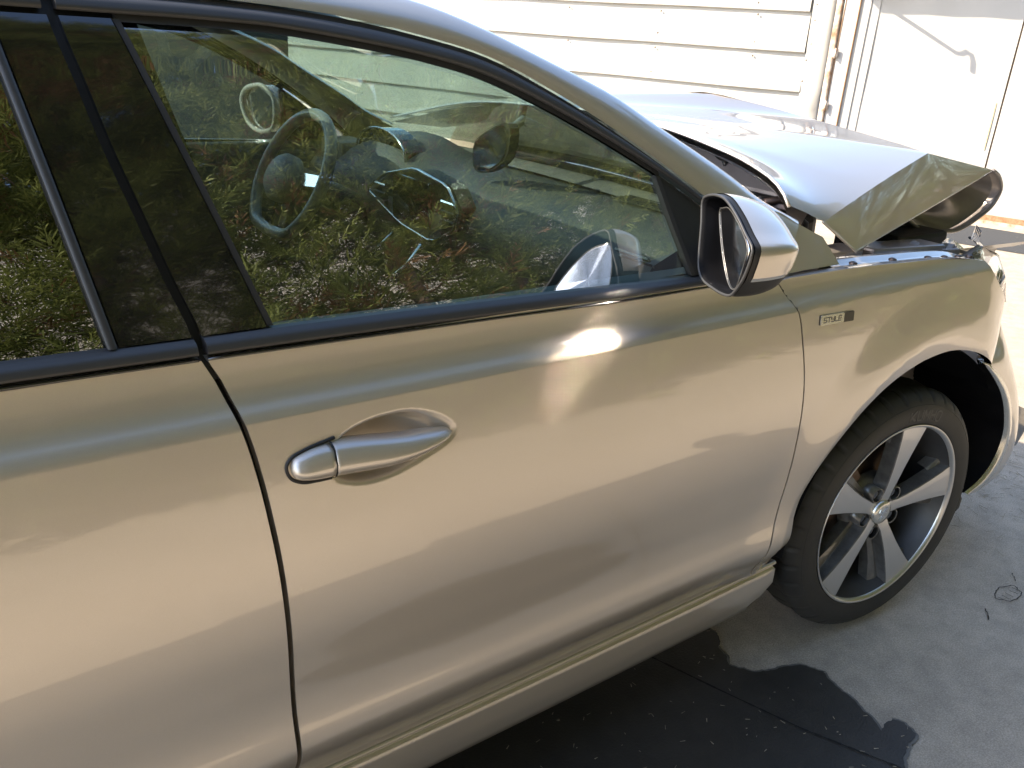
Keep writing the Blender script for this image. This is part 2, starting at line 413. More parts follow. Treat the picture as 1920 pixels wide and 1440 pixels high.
wp = sheet('wet_patch', jag(wetpoly, .006, 3), .006, M['wet']); wp['label'] = 'dark wet patch on the concrete beside the sill'
# expansion joint: a thin recessed dark line on the concrete
jb = MB()
jp = [(-.75, -.08), (-.60, -.55), (-.55, -.69), (-.50, -.84), (-.44, -1.01), (-.36, -1.18), (-.2, -1.62)]
rr = random.Random(5)
for i in range(len(jp)-1):
    a, b = Vector(jp[i]), Vector(jp[i+1]); k = 14; d = (b-a).normalized(); nn = Vector((-d.y, d.x))
    for j in range(k):
        p0, p1 = a.lerp(b, j/k), a.lerp(b, (j+1.02)/k); wd = rr.uniform(.0012, .0030)
        jb.add([(*(p0+nn*wd), .008), (*(p1+nn*wd), .008), (*(p1-nn*wd), .008), (*(p0-nn*wd), .008)], [[0, 3, 2, 1]])
o = jb.build('floor_joint', pmat('joint_dirt', (.012, .011, .010), .9)); o['kind'] = 'structure'; o['label'] = 'dark joint line crossing the wet concrete'
# cracked oval mark and small cracks
ck = MB()
def crackline(P, wd, z=.004):
    for i in range(len(P)-1):
        a, b = Vector(P[i]), Vector(P[i+1]); d = (b-a).normalized(); nn = Vector((-d.y, d.x))
        w0, w1 = rr.uniform(.5, 1)*wd, rr.uniform(.5, 1)*wd
        ck.add([(*(a+nn*w0), z), (*(b+nn*w1), z), (*(b-nn*w1), z), (*(a-nn*w0), z)], [[0, 3, 2, 1]])
oc = [(.472+.050*math.cos(t)*(1+.1*math.sin(5*t))+rr.uniform(-.002, .002), -1.004+.026*math.sin(t)+rr.uniform(-.002, .002)) for t in [i*2*math.pi/26 for i in range(27)]]
crackline(oc, .0016)
for k in range(5): crackline([(.43+.02*k+rr.uniform(-.004, .004), -1.02+.008*j+rr.uniform(-.003, .003)) for j in range(4)], .0012)
crackline([(.55+rr.uniform(-.004, .004)+.006*j, -.985+rr.uniform(-.003, .003)+.004*j) for j in range(7)], .0014)
crackline([(.345-.008*j+rr.uniform(-.003, .003), -1.005-.006*j+rr.uniform(-.003, .003)) for j in range(6)], .0022)
o = ck.build('ground_crack', pmat('crack_dirt', (.03, .027, .024), .9)); o['kind'] = 'structure'; o['label'] = 'fine cracks and an oval mark in the concrete right of the wheel'
# straw, needles and grit
sb = MB(); rr = random.Random(11)
def straw(x, y, l, wd, z=.012):
    a = rr.uniform(0, math.pi*2); d = Vector((math.cos(a), math.sin(a), rr.uniform(-.06, .12))); n_ = Vector((-d.y, d.x, 0)); p = Vector((x, y, z)); c = Vector((0, 0, wd*.8))
    e = p+d*l
    sb.add([p-n_*wd, p+n_*wd, p+c, e-n_*wd*.5, e+n_*wd*.5, e+c*.6], [[0, 2, 5, 3], [2, 1, 4, 5], [1, 0, 3, 4]])
for i in range(900):
    x, y = rr.uniform(-1.0, 1.2), rr.uniform(-1.75, -.5); straw(x, y, rr.uniform(.003, .012), rr.uniform(.0005, .0011), .0075)
for i in range(420):
    x, y = rr.gauss(1.35, .33), rr.gauss(-.62, .16); straw(x, y, rr.uniform(.006, .05), rr.uniform(.0006, .0016), .004)
for i in range(900):
    x, y = rr.uniform(1.0, 6), rr.uniform(-1.5, 2.); straw(x, y, rr.uniform(.006, .025), rr.uniform(.0005, .0012), .003)
o = sb.build('ground_litter', pmat('dry_straw', (.50, .44, .33), .8, noise=(3, .6, (.14, .12, .09)))); tag(o, 'scattered dry needles and straw on the concrete beside the front wheel', 'litter', kind='stuff')

# ------------------------------------------------------------------ GARAGE (wall frame: u along the wall, n towards us)
WB = Vector((6.2396, 2.0422, 0)); WD = Vector((-.317305, .948324, 0)); WN = Vector((-.948324, -.317305, 0))
def W(u, n, z): return WB+WD*u+WN*n+Vector((0, 0, z))
gar = empty('garage', W(2, 0, 0), 'white garage with horizontal lap siding and a white metal door', 'garage')
def wbox(mb, u0, u1, n0, n1, z0, z1, mi=0):
    P = [W(u, n, z) for z in (z0, z1) for (u, n) in ((u0, n0), (u1, n0), (u1, n1), (u0, n1))]
    mb.add(P, [[0, 1, 2, 3], [7, 6, 5, 4], [0, 4, 5, 1], [1, 5, 6, 2], [2, 6, 7, 3], [3, 7, 4, 0]], False, mi)
def board(u0, u1, z0, z1, tilt, seed, parent):
    """one lap-siding board, slightly wavy, its lower edge standing proud"""
    rr = random.Random(seed); mb = MB(); n = 40; rows = []
    for j, (zz, nn) in enumerate([(z1+.02, .0), (z1, .002), (z0+.25*(z1-z0), .034), (z0+.006, .045), (z0, .042), (z0, .0)]):
        row = []
        for i in range(n+1):
            u = u0+(u1-u0)*i/n
            wv = .004*math.sin(u*2.3+seed)+.003*math.sin(u*6.1+seed*2)+(.005*math.exp(-((u-u0-.55)/.02)**2))
            row.append(W(u+(tilt*(zz-1) if i == 0 else 0), nn+(wv if 1 < j < 5 else 0), zz+.002*math.sin(u*3+seed)))
        rows.append(row)
    mb.loft(rows, closed=False, smooth=False)
    return mb.build('board', M['white'], parent)
for k in range(-2, 5):
    z0 = .956+.3605*(k)
    board(1.80+.002*k, 12, max(z0, .02), z0+.3605, .045, k+3, gar)
mb = MB(); wbox(mb, 1.75, 12, -.2, -.004, 0, 2.62); mb.build('wall', M['white'], gar)
# nail heads
mb = MB()
for z in (1.755, 1.40, 1.045, 1.62, 1.27):
    for u in (1.79, 2.35, 3.4, 4.5):
        p = W(u+random.uniform(-.02, .02), .028, z+random.uniform(-.02, .02)); mb.lathe([(0, .012), (.01, .009), (.012, 0.0005)], p, WN, 8)
mb.build('nail_heads', pmat('rusty_nail', (.30, .25, .21), .6), gar)['kind'] = 'stuff'
# bent corner flashing
mb = MB(); rows = []
zs = [i*.06 for i in range(0, 44)]
for z in zs:
    b_ = .03*math.exp(-((z-.86)/.10)**2)
    rows.append([W(1.80+.02*(z-1), .034, z), W(1.74, .040+b_*.4, z), W(1.66, .044+b_*1.0, z), W(1.60+.05*b_*8, .046-b_*.5+.004*math.sin(z*9), z), W(1.585+.02*(z-1), .02, z), W(1.585+.02*(z-1), -.05, z)])
mb.loft(rows, closed=False, smooth=True); mb.build('corner_flashing', M['white'], gar)
# door frame: cream rusty angle, grey post, white jamb
mb = MB(); rows = []
for z in zs:
    j = .006*math.sin(z*7)+.004*math.sin(z*17)
    rows.append([W(1.585+.02*(z-1), .045, z), W(1.545+j+.02*(z-1), .055, z), W(1.530+.02*(z-1), .05, z), W(1.525+.02*(z-1), .0, z)])
mb.loft(rows, closed=False); mb.build('frame_angle', M['rustwhite'], gar)
mb = MB(); wbox(mb, 1.395, 1.525, -.05, .03, 0, 2.6); mb.build('door_post', M['greyframe'], gar)
mb = MB(); wbox(mb, 1.388, 1.396, -.05, .034, 0, 2.6); wbox(mb, 1.519, 1.527, .03, .036, 0, 2.6); mb.build('rust_edge', M['rust'], gar)
for z in (.86, 1.33, 1.9, .35):
    mb = MB(); wbox(mb, 1.50, 1.545, .05, .066, z-.035, z+.035)
    mb.tube([W(1.52, .07, z-.045), W(1.52, .07, z+.045)], .010, 10); mb.build('hinge', M['rustwhite'], gar)
mb = MB(); wbox(mb, 1.22, 1.388, -.20, .0, 0, 2.6); wbox(mb, 1.30, 1.388, .0, .012, 0, 2.6); mb.build('door_jamb', M['whitedoor'], gar)
# door leaves, recessed
def leaf(u0, u1, n, seed):
    rr = random.Random(seed); mb = MB(); rows = []
    for j in range(31):
        z = .012+2.4*j/30; rows.append([W(u0+(u1-u0)*i/24, n+.004*math.sin(i*.7+seed)*math.sin(j*.5), z) for i in range(25)])
    mb.loft(rows, closed=False)
    rows2 = [[W(u0, n, z), W(u0, n-.04, z)] for z in (.012, 2.412)]; mb.loft(rows2, closed=False, smooth=False)
    rows2 = [[W(u1, n-.04, z), W(u1, n, z)] for z in (.012, 2.412)]; mb.loft(rows2, closed=False, smooth=False)
    return mb.build('door_leaf', M['whitedoor'], gar)
leaf(.050, 1.30, -.012, 1); leaf(-1.25, .036, -.010, 2)
mb = MB(); wbox(mb, -1.3, 1.3, -.09, -.05, 0, 2.6); mb.build('door_backing', M['rust'], gar)
mb = MB()
wbox(mb, .085, .093, -.011, -.007, .62, 1.02); mb.build('rust_streak', pmat('rust_stain', (.48, .38, .20), .8, noise=(30, .5, (.55, .47, .30))), gar)
mb = MB(); wbox(mb, -1.4, 1.5, -.02, .02, .0, .035); mb.build('threshold', M['rustwhite'], gar)
mb = MB(); wbox(mb, -.4, .09, -.005, .022, .03, .075); mb.build('rusty_foot', M['rust'], gar)
mb = MB(); wbox(mb, -1.75, 12, -3.0, .06, 2.60, 2.72); mb.build('eave', M['white'], gar)
mb = MB(); wbox(mb, .35, 2.08, .0, .72, 2.45, 2.50); mb.build('door_canopy', M['white'], gar)
mb = MB(); wbox(mb, -1.7, -1.26, -.2, .0, 0, 2.6); mb.build('side_wall', M['whitedoor'], gar)
# flat dark blue-grey sheet on the ground along the foot of the garage
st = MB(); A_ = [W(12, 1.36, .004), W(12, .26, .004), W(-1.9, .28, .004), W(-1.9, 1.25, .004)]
st.add(A_, [[0, 1, 2, 3]]); o = st.build('dark_strip', M['dark_grey']); o['kind'] = 'structure'; o['label'] = 'dark blue-grey strip along the foot of the garage'
# door-stay hook sticking out of the frame above (its shadow falls on the door)
hk = MB()
hk.tube([W(1.30, .0, 1.84), W(1.26, .1, 1.84), W(1.06, .45, 1.877), W(1.048, .475, 1.90), W(1.045, .50, 1.945), W(1.037, .53, 1.955), W(1.034, .55, 1.92), W(1.034, .56, 1.85)], [.016, .016, .014, .014, .016, .018, .018, .017], 10)
ho = hk.build('door_hook', M['rod']); tag(ho, 'curled iron door hook sticking out from the jamb over the white garage door', 'hook')

# boundary wall on the far side of the yard, and white house behind the hedge
wl = MB(); wl.box((-5.0, 5.2, .95), (12, .22, 1.9)); wl.box((-5.0, 5.2, 1.93), (12.0, .30, .06))
tag(wl.build('boundary_wall', M['greywall']), 'dark grey wall on the far side of the yard beyond the car', 'wall')
hs = empty('house', (-1, -8.2, 0), 'white rendered house standing behind the hedge', 'house')
mb = MB(); mb.box((1, -8.4, 3.6), (26, .3, 7.2)); mb.build('wall', M['render'], hs)
mb = MB(); mb.box((1, -8.6, 7.3), (26.6, 1.2, .14)); mb.build('roof_edge', M['greyframe'], hs)

# ------------------------------------------------------------------ HEDGE: conifers behind the photographer
def spray(mb, p, d, nrm_, L, rr, mi):
    """flat fern-like cypress spray: a stem with alternating leaflets"""
    d = d.normalized(); s_ = d.cross(nrm_).normalized(); n = d.cross(s_)
    k = 8
    for i in range(k):
        t = (i+.3+rr.random()*.6)/k; q = p+d*(L*t)+n*(-.16*L*t*t); wl_ = L*(.42*(1-t)+.12)*rr.uniform(.55, 1.25)
        for sg in (-1, 1):
            dirv = (d*rr.uniform(.6, 1.3)+s_*sg*rr.uniform(.4, .9)+n*rr.uniform(-.45, .45)).normalized(); e = q+dirv*wl_
            pw = d*(.026*L)
            mid = q.lerp(e, .55)+n*rr.uniform(-.02, .02)*L
            mb.add([q, mid-pw*1.3, e, mid+pw*1.3], [[0, 1, 2, 3]], False, mi)
    e = p+d*L
    mb.add([p+d*(L*.5)-s_*.03*L, p+d*(L*.5)+s_*.03*L, e], [[0, 1, 2]], False, mi)
def conifer_mesh(seed, H=8.2, wdt=.62, gaps=()):
    rr = random.Random(seed); mb = MB()
    for i in range(10500):
        z = .05+rr.random()*(H-.05); a = rr.uniform(0, 2*math.pi)
        rad = wdt*(1-.30*(z/H)**3)*(.5+.5*rr.random()**.7)
        bump = .16*math.sin(z*5.3+a*2+seed)+.10*math.sin(z*11+a*5)
        rad = max(.12, rad+bump)
        x, y = rad*math.cos(a)*1.05, rad*math.sin(a)*.85
        if any(math.hypot(x-gx, z-gz) < gr*rr.uniform(.6, .85) for gx, gz, gr in gaps): continue
        d = Vector((math.cos(a), math.sin(a)*.9, rr.uniform(-.35, .75)))+Vector((rr.uniform(-.6, .6), rr.uniform(-.5, .5), rr.uniform(-.3, .3)))
        nr = Vector((rr.uniform(-.6, .6), rr.uniform(-.6, .6), 1))
        pb = .05+.35*max(0, math.sin(z*2.1+a*1.5+seed*1.7)-.72)/.28
        if z < 1.6 and rad < .6*wdt: pb += .3
        spray(mb, Vector((x, y, z)), d, nr, rr.uniform(.12, .31), rr, 1 if rr.random() < pb else 0)
    return mb
def conifer_wood(seed, H=8.2):
    rr = random.Random(seed*3+1); mb = MB()
    mb.tube([(0, 0, 0), (.03, .02, H*.3), (-.02, .0, H*.6), (0, 0, H*.92)], [.075, .06, .04, .012], 8)
    for i in range(70):
        z = rr.uniform(.5, H*.85); a = rr.uniform(0, 2*math.pi); l = rr.uniform(.35, .62)
        p = Vector((0, 0, z)); e = p+Vector((math.cos(a)*l, math.sin(a)*l, rr.uniform(-.05, .3)))
        mid = p.lerp(e, .5)+Vector((0, 0, rr.uniform(-.06, .06))); mb.tube([p, mid, e], [.014, .009, .003], 5)
    return mb
kinds = []
HG = [[(.25, 2.6, .34), (-.25, 3.1, .30), (.35, 1.9, .28), (.0, 2.2, .25), (-.4, 3.7, .2), (.45, 3.5, .24)], [(.1, 2.9, .36), (-.3, 2.4, .32), (.3, 3.5, .24), (-.4, 3.3, .25), (.45, 2.2, .3)], [(-.2, 2.2, .34), (.3, 2.75, .34), (.05, 3.25, .26), (-.42, 2.9, .28), (.4, 3.9, .18)]]
for k in range(3):
    f_ = conifer_mesh(20+k, 7.7, .72, HG[k]); wd_ = conifer_wood(20+k, 7.7)
    kinds.append((f_, wd_))
built = {}
looks = ['dark green hedge conifer', 'browning hedge conifer', 'gappy hedge conifer']
HR = [(8.7, -3.2), (8.9, -2.4), (8.8, -1.6), (9.0, -.8)]
hx = [-4.4, -3.5, -2.65, -1.8, -1.0, -.15, .7, 1.55, 2.4, 3.3, 4.2, 5.1, 6.0, 6.9, 7.8, 8.7]
side = ['leftmost', 'second from the left', 'third from the left', 'fourth from the left', 'fifth from the left', 'sixth from the left', 'seventh from the left', 'eighth from the left', 'eighth from the right', 'seventh from the right', 'sixth from the right', 'fifth from the right', 'fourth from the right', 'third from the right', 'second from the right', 'rightmost', 'first round the corner', 'second round the corner', 'third round the corner', 'last round the corner']
side_old = ['leftmost', 'second from the left', 'third from the left', 'fourth from the left', 'fifth from the left', 'sixth from the left', 'sixth from the right', 'fifth from the right', 'fourth from the right', 'third from the right', 'second from the right', 'rightmost']
for i, x in enumerate(hx+[q[0] for q in HR]):
    yy = -4.05+.12*math.sin(i*2.2) if i < len(hx) else HR[i-len(hx)][1]
    k = (i*2+i//3) % 3
    t = empty('conifer', (x, yy, 0), f'{looks[k]}, {side[i]} of the row', 'conifer', 'conifers of the hedge behind the camera')
    t.rotation_euler = (0, 0, (0, math.pi, .25, math.pi-.3)[i % 4]); t.scale = (1, 1, 1+.05*math.sin(i*1.7))
    if k not in built:
        f_, wd_ = kinds[k]
        fo = f_.build('foliage', [M['leaf'], M['leafbrown']], None, 'stuff'); wo_ = wd_.build('trunk', M['bark'], None); built[k] = (fo, wo_)
        parts = (fo, wo_)
    else:
        parts = tuple(p.copy() for p in built[k])
        for p in parts: COL.objects.link(p)
    for p in parts: p.parent = t; p.matrix_parent_inverse = Matrix()

# ================================================================== THE CAR
car = empty('car', CAR_LOC, 'silver hatchback with a buckled bonnet parked in front of the white garage', 'car')
BGAP = [(1.345, -1.648), (1.318, -1.640), (1.305, -1.639), (1.243, -1.627), (1.183, -1.615), (1.116, -1.598), (1.047, -1.580), (.986, -1.563), (.971, -1.562), (.94, -1.548), (.908, -1.537), (.875, -1.528), (.824, -1.518), (.768, -1.510),
        (.701, -1.502), (.62, -1.495), (.522, -1.489), (.43, -1.485), (.35, -1.482), (.28, -1.480)]
BG = sorted(BGAP)
LEAD = sorted([(.968, -.598), (.938, -.564), (.914, -.543), (.888, -.527), (.836, -.510), (.773, -.494), (.686, -.482), (.606, -.475), (.521, -.473), (.443, -.481), (.386, -.490), (.33, -.485), (.29, -.465)])
def bg(z): return interp(BG, z)
def ld(z): return interp(LEAD, z)
def dens(a, b, spots, n):
    """n+1 samples from a to b, denser inside the spot ranges"""
    N = 600; wts = []
    for i in range(N):
        x = a+(b-a)*(i+.5)/N; wv = 1.
        for s0, s1, k in spots:
            if s0 <= x <= s1: wv = k
        wts.append(wv)
    tot = sum(wts); out = [a]; acc = 0; j = 1
    for i in range(N):
        acc += wts[i]
        while j < n and acc >= tot*j/n: out.append(a+(b-a)*(i+1)/N); j += 1
    out.append(b); return out
ZB = .2965; ZT = .966
def door_panel(name, xl, xr, sg, fine=True, parent=car):
    zs_ = dens(ZB, ZT, [(.775, .885, 5), (.885, .93, 2.5), (.33, .42, 2)], 150 if fine else 50)
    us = dens(0, 1, [(.03, .30, 4)] if fine else [], 140 if fine else 30)
    rows = []
    for z in zs_:
        a, b = xl(z), xr(z); rows.append([(a+(b-a)*u, z) for u in us])
    return panel(name, rows, S, M['paint'], parent, 0, sg, .02)
BELT_T = [(-2.45, .992), (-1.75, .990), (-1.564, .988), (-1.486, .988), (-1.194, .984), (-.9, .977), (-.756, .972), (-.62, .966)]
BELT_B = [(-2.45, .975), (-1.75, .973), (-1.562, .971), (-1.4, .969), (-1.2, .966), (-.906, .961), (-.764, .960), (-.61, .957)]
GT = [(-2.45, 1.272), (-2.1, 1.298), (-1.75, 1.306), (-1.58, 1.305), (-1.47, 1.304), (-1.407, 1.302), (-1.314, 1.293), (-1.197, 1.277), (-1.119, 1.260), (-1.038, 1.231), (-.951, 1.193), (-.856, 1.147), (-.815, 1.126), (-.72, 1.071), (-.66, 1.030), (-.60, .985)]
RL = [(-2.45, 1.300), (-2.1, 1.325), (-1.75, 1.334), (-1.64, 1.334), (-1.461, 1.332), (-1.302, 1.322), (-1.2, 1.307), (-1.106, 1.287), (-.978, 1.234), (-.832, 1.157), (-.721, 1.090), (-.62, 1.022), (-.555, .965)]
RT = [(-2.45, 1.345), (-2.1, 1.366), (-1.75, 1.374), (-1.461, 1.371), (-1.302, 1.361), (-1.193, 1.347), (-1.092, 1.317), (-.991, 1.279), (-.867, 1.229), (-.815, 1.201), (-.64, 1.110), (-.574, 1.072), (-.475, 1.030)]
def seg(tab, x0, x1, n=24): return [(x0+(x1-x0)*i/(n-1), interp(tab, x0+(x1-x0)*i/(n-1))) for i in range(n)]

def side(sg):
    near = sg < 0
    # ---- front door
    fd = door_panel('front_door', lambda z: bg(z)+.0035, lambda z: ld(z)-.0022, sg, near)
    strip('belt_moulding', seg(BELT_B, -1.557, -.60), seg(BELT_T, -1.557, -.60), 40, 9, G, M['black_sat'], fd, .000, sg, .02, .010)
    if near:
        lp = [(x, sg*(G(x, z)+.004), z-.0035) for x, z in seg(BELT_B, -1.557, -.62, 30)]
        mb = MB(); mb.tube(lp, .0022, 6); mb.build('moulding_lip', M['black_gloss'], fd)
    gl_b = seg(BELT_T, -1.484, -.772, 30); gl_t = seg(GT, -1.577, -.815, 30)
    gl_b = [(x, z-.006) for x, z in gl_b]; gl_t = [(x, z+.006) for x, z in gl_t]
    strip('window_glass', gl_b, gl_t, 60, 24, G, M['glass'] if near else M['screen_glass'], fd, -.010, sg, .0)
    # upper frame: two stepped satin bands and a rubber lip
    fa, fb = seg(GT, -1.634, -.60, 50), seg(RL, -1.634, -.585, 50)
    midp = [tuple(Vector(a).lerp(Vector(b), .72)) for a, b in zip(smooth_poly(fa, 50), smooth_poly(fb, 50))]
    strip('window_frame', [(x, z+.004) for x, z in fa], midp, 60, 9, G, M['black_sat'], fd, .000, sg, .02, .006)
    strip('frame_seal', midp, [(x, z-.002) for x, z in fb], 60, 4, G, M['rubber'], fd, -.006, sg, .012)
    strip('glass_channel', [(x, z-.004) for x, z in seg(GT, -1.577, -.815, 40)], [(x, z+.005) for x, z in seg(GT, -1.577, -.815, 40)], 50, 4, G, M['rubber'], fd, -.004, sg, .012)
    # gloss pillar trim
    pa = [(bg(z)+.0055, z) for z in [.990+.314*i/20 for i in range(21)]]; pb = [(-1.485-.0975*i/20*1.0, .990+.314*i/20) for i in range(21)]
    strip('pillar_trim', pa, pb, 24, 10, G, M['black_gloss'], fd, -.001, sg, .016)
    strip('pillar_rubber', [(x+.0015, z) for x, z in pb], [(x+.009, z) for x, z in pb], 24, 4, G, M['rubber'], fd, -.003, sg, .012)
    # quarter panel under the A-pillar (carries the mirror)
    qa = [(-.815, 1.124), (-.802, 1.07), (-.772, .975)]; qb = [(-.755, 1.088), (-.68, 1.035), (-.615, .968)]
    strip('mirror_sail', qa, qb, 16, 10, G, M['black_plastic'], fd, -.003, sg, .015)
    strip('sail_rubber', [(x-.010, z) for x, z in qa], [(x-.001, z) for x, z in qa], 16, 4, G, M['rubber'], fd, -.002, sg, .012)
    # ---- rear door
    rd = door_panel('rear_door', lambda z: -2.45+.12*(z-.6), lambda z: bg(z)-.0035, sg, False)
    strip('belt_moulding', seg(BELT_B, -2.40, -1.567), seg(BELT_T, -2.40, -1.5675), 30, 9, G, M['black_sat'], rd, .000, sg, .02, .010)
    if near:
        lp = [(x, sg*(G(x, z)+.004), z-.0035) for x, z in seg(BELT_B, -2.40, -1.567, 20)]
        mb = MB(); mb.tube(lp, .0022, 6); mb.build('moulding_lip', M['black_gloss'], rd)
    ra = [(-1.6425-.0505*i/20*1.05, .990+.314*i/20) for i in range(21)]; rb = [(bg(z)-.0055, z) for z in [.990+.314*i/20 for i in range(21)]]
    strip('pillar_trim', ra, rb, 24, 10, G, M['black_gloss'], rd, -.001, sg, .016)
    strip('pillar_rubber', [(x-.0115, z) for x, z in ra], [(x-.002, z) for x, z in ra], 24, 5, G, M['black_sat'], rd, .000, sg, .012, .003)
    strip('window_glass', [(x, z-.006) for x, z in seg(BELT_T, -2.36, -1.648, 20)], [(x, z+.006) for x, z in seg(GT, -2.30, -1.70, 20)], 40, 20, G, M['privacy'], rd, -.010, sg, 0)
    strip('window_frame', [(x, z+.004) for x, z in seg(GT, -2.42, -1.648, 30)], [(x, z-.004) for x, z in seg(RL, -2.42, -1.648, 30)], 40, 9, G, M['black_sat'], rd, 0, sg, .02, .006)
    # ---- cantrail and A-pillar skin
    ua, ub = smooth_poly(RL, 70), smooth_poly(RT, 70); V = []; nv = 12
    for a, b in zip(ua, ub):
        base = Vector((b[0], sg*G(b[0], b[1]), b[1]))
        row = [Vector((p[0], sg*(G(p[0], p[1])+.007*math.sin(math.pi*t)), p[1])) for t in [i/6 for i in range(7)] for p in [a.lerp(b, t)]]
        t0 = (row[6]-row[5]).normalized()
        inw = Vector((0, -sg, 0)); dn = Vector((0, 0, -1)); p = row[6].copy()
        for k in range(1, 6):
            an = k/5; dirv = (t0*(1-an)+inw*.9*min(1, an*1.4)+dn*.55*an).normalized(); p = p+dirv*.011; row.append(p.copy())
        V.append(row)
    mb = MB(); mb.loft(V if sg > 0 else V[::-1], closed=False); mb.build('cantrail', M['paint'], car)
    # pillar foot between the A-pillar and the wing
    lo = [(-.600, .962), (-.555, .955), (-.47, .9535), (-.40, .952), (-.362, .951)]
    hi = [(-.600, 1.005), (-.555, 1.055), (-.475, 1.030), (-.435, 1.014), (-.405, 1.003)]
    strip('pillar_foot', lo, hi, 20, 14, G, M['paint'], car, .0005, sg, .012)
    # ---- wing
    zo = [(.2965, ld(.2965))]+[(z, ld(z)) for z in [.34, .38, .43, .48, .53, .58, .63, .68, .73, .78, .83, .87, .90, .925, .945]]
    outer = [(x+.0022, z) for z, x in zo]
    outer += [(-.54, .9485), (-.45, .9475), (-.359, .9465), (-.25, .943), (-.15, .938), (-.02, .932), (.118, .919), (.178, .911)]
    outer += [(.200, .887), (.262, .842), (.350, .796), (.436, .756), (.484, .721), (.462, .694), (.422, .663)]
    arch = [(-.385, .2965), (-.398, .326), (-.413, .38), (-.414, .436), (-.405, .485), (-.383, .534), (-.35, .58), (-.31, .62), (-.268, .652), (-.22, .679), (-.168, .699), (-.113, .713), (-.06, .723), (-.009, .727), (.04, .728), (.089, .7235), (.14, .714), (.19, .700), (.241, .680), (.285, .660), (.325, .640)]
    no = 110
    o_, a_ = smooth_poly(outer, 4), None
    def resamp(P, n):
        L = [0]
        for i in range(1, len(P)): L.append(L[-1]+math.dist(P[i], P[i-1]))
        out = []
        for j in range(n):
            t = L[-1]*j/(n-1); i = 0
            while i < len(P)-2 and L[i+1] < t: i += 1
            f = (t-L[i])/max(1e-9, L[i+1]-L[i]); out.append((P[i][0]+(P[i+1][0]-P[i][0])*f, P[i][1]+(P[i+1][1]-P[i][1])*f))
        return out
    # pair outer and arch by key points so the grid stays even
    kO = [0, 6, 12, 15, 20, 24, len(outer)-1]; kA = [0, 3, 5, 7, 12, 16, len(arch)-1]; cnt = [14, 14, 12, 26, 22, 18]
    Ro, Ra = [], []
    for i in range(6):
        po = resamp(outer[kO[i]:kO[i+1]+1], cnt[i]); pa_ = [tuple(v) for v in smooth_poly(arch[kA[i]:kA[i+1]+1], cnt[i])]
        Ro += po[(1 if i else 0):]; Ra += pa_[(1 if i else 0):]
    fr = [0, .025, .05, .075, .10, .13, .16, .2, .25, .3]+[.3+.7*i/26 for i in range(1, 27)]
    XZ = [[(a[0]+(o[0]-a[0])*f, a[1]+(o[1]-a[1])*f) for a, o in zip(Ra, Ro)] for f in fr]
    wg = panel('front_wing', XZ, S, M['paint'], car, 0, sg, .018)
    # wing flange under the bonnet edge
    fl = [(-.359, .9465), (-.25, .943), (-.15, .938), (-.02, .932), (.118, .919), (.17, .907)]
    mb = MB(); rows = []
    for x, z in smooth_poly(fl, 30):
        y = S(x, z); rows.append([Vector((x, sg*y, z)), Vector((x, sg*(y-.006), z+.001)), Vector((x, sg*(y-.012), z-.006)), Vector((x, sg*(y-.040), z-.004)), Vector((x, sg*(y-.046), z+.004)), Vector((x, sg*(y-.062), z+.004)), Vector((x, sg*(y-.066), z-.10))])
    mb.loft(rows if sg < 0 else rows[::-1], closed=False); mb.build('wing_flange', M['paint'], wg)
    # arch liner
    mb = MB(); rows = []
    for i in range(41):
        an = R(40+136*i/40); rr_ = .425
        rows.append([Vector((AC[0]+rr_*math.cos(an)*k, sg*y, AC[1]+rr_*math.sin(an)*k)) for k, y in ((.982, .870), (.995, .855), (1.0, .80), (1.0, .70), (.99, .60), (.97, .48), (.2, .46))])
    mb.loft(rows, closed=False); mb.build('wheel_arch_liner', M['bowl'], car)
    # ---- sill
    sl_ = []
    for i in range(60):
        x = -2.5+(2.5-.374)*i/59
        lift = .0 if x < -.47 else ((x+.47)/.096)**1.5*.045
        row = []
        for dy, z in ((-.004, .2945), (-.001, .2938), (.0008, .2915), (.0010, .2885), (-.0005, .2860), (-.0050, .2845), (-.0055, .2780), (-.0012, .2768), (.0008, .2745), (.0010, .265), (.002, .240), (.002, .210), (-.004, .193), (-.022, .181), (-.14, .176)):
            z_ = z+max(0, lift-(z-.17)*.35) if z < .27 else z
            row.append(Vector((x, sg*(.8345+Sx(x)*1.0+dy), z_)))
        sl_.append(row)
    mb = MB(); mb.loft(sl_ if sg < 0 else sl_[::-1], closed=False, cap1=False)
    for row in (sl_[-1],):
        mb.add(row+[Vector((row[0].x-.02, sg*.70, .29))], [list(range(len(row)))+[len(row)]], False)
    sll = mb.build('sill', M['paint'], car)
    mb = MB(); mb.tube([(x, sg*(.8345+Sx(x)+.0002), .2762+.0*(x)) for x in [-2.4+(2.4-.44)*i/40 for i in range(41)]], .0014, 8); mb.build('sill_trim', M['chrome'] if False else M['paint'], sll)
    # closing panels behind the gaps
    mb = MB(); rows = []
    for z in (.26, .5, .7, .85, .93):
        rows.append([Vector((x, sg*(S(x, z)-.032), z)) for x in [-2.5+(2.5-.44)*i/30 for i in range(31)]])
    mb.loft(rows, closed=False); mb.build('inner_sill', M['black_plastic'], car)
    mb = MB(); rows = []
    for z in (.94, 1.0, 1.1, 1.2, 1.30, 1.34):
        rows.append([Vector((x+bg(z), sg*(G(x+bg(z), z)-.016), z)) for x in (-.085, -.04, 0, .04, .085)])
    mb.loft(rows, closed=False); mb.build('b_pillar', M['black_plastic'], car)
    return fd, rd, wg
FD, RD, WG = side(-1)
FDL, RDL, WGL = side(1)
FDL['label'] = 'left front door on the far side'; RDL['label'] = 'left rear door on the far side'; WGL['label'] = 'left front wing on the far side'

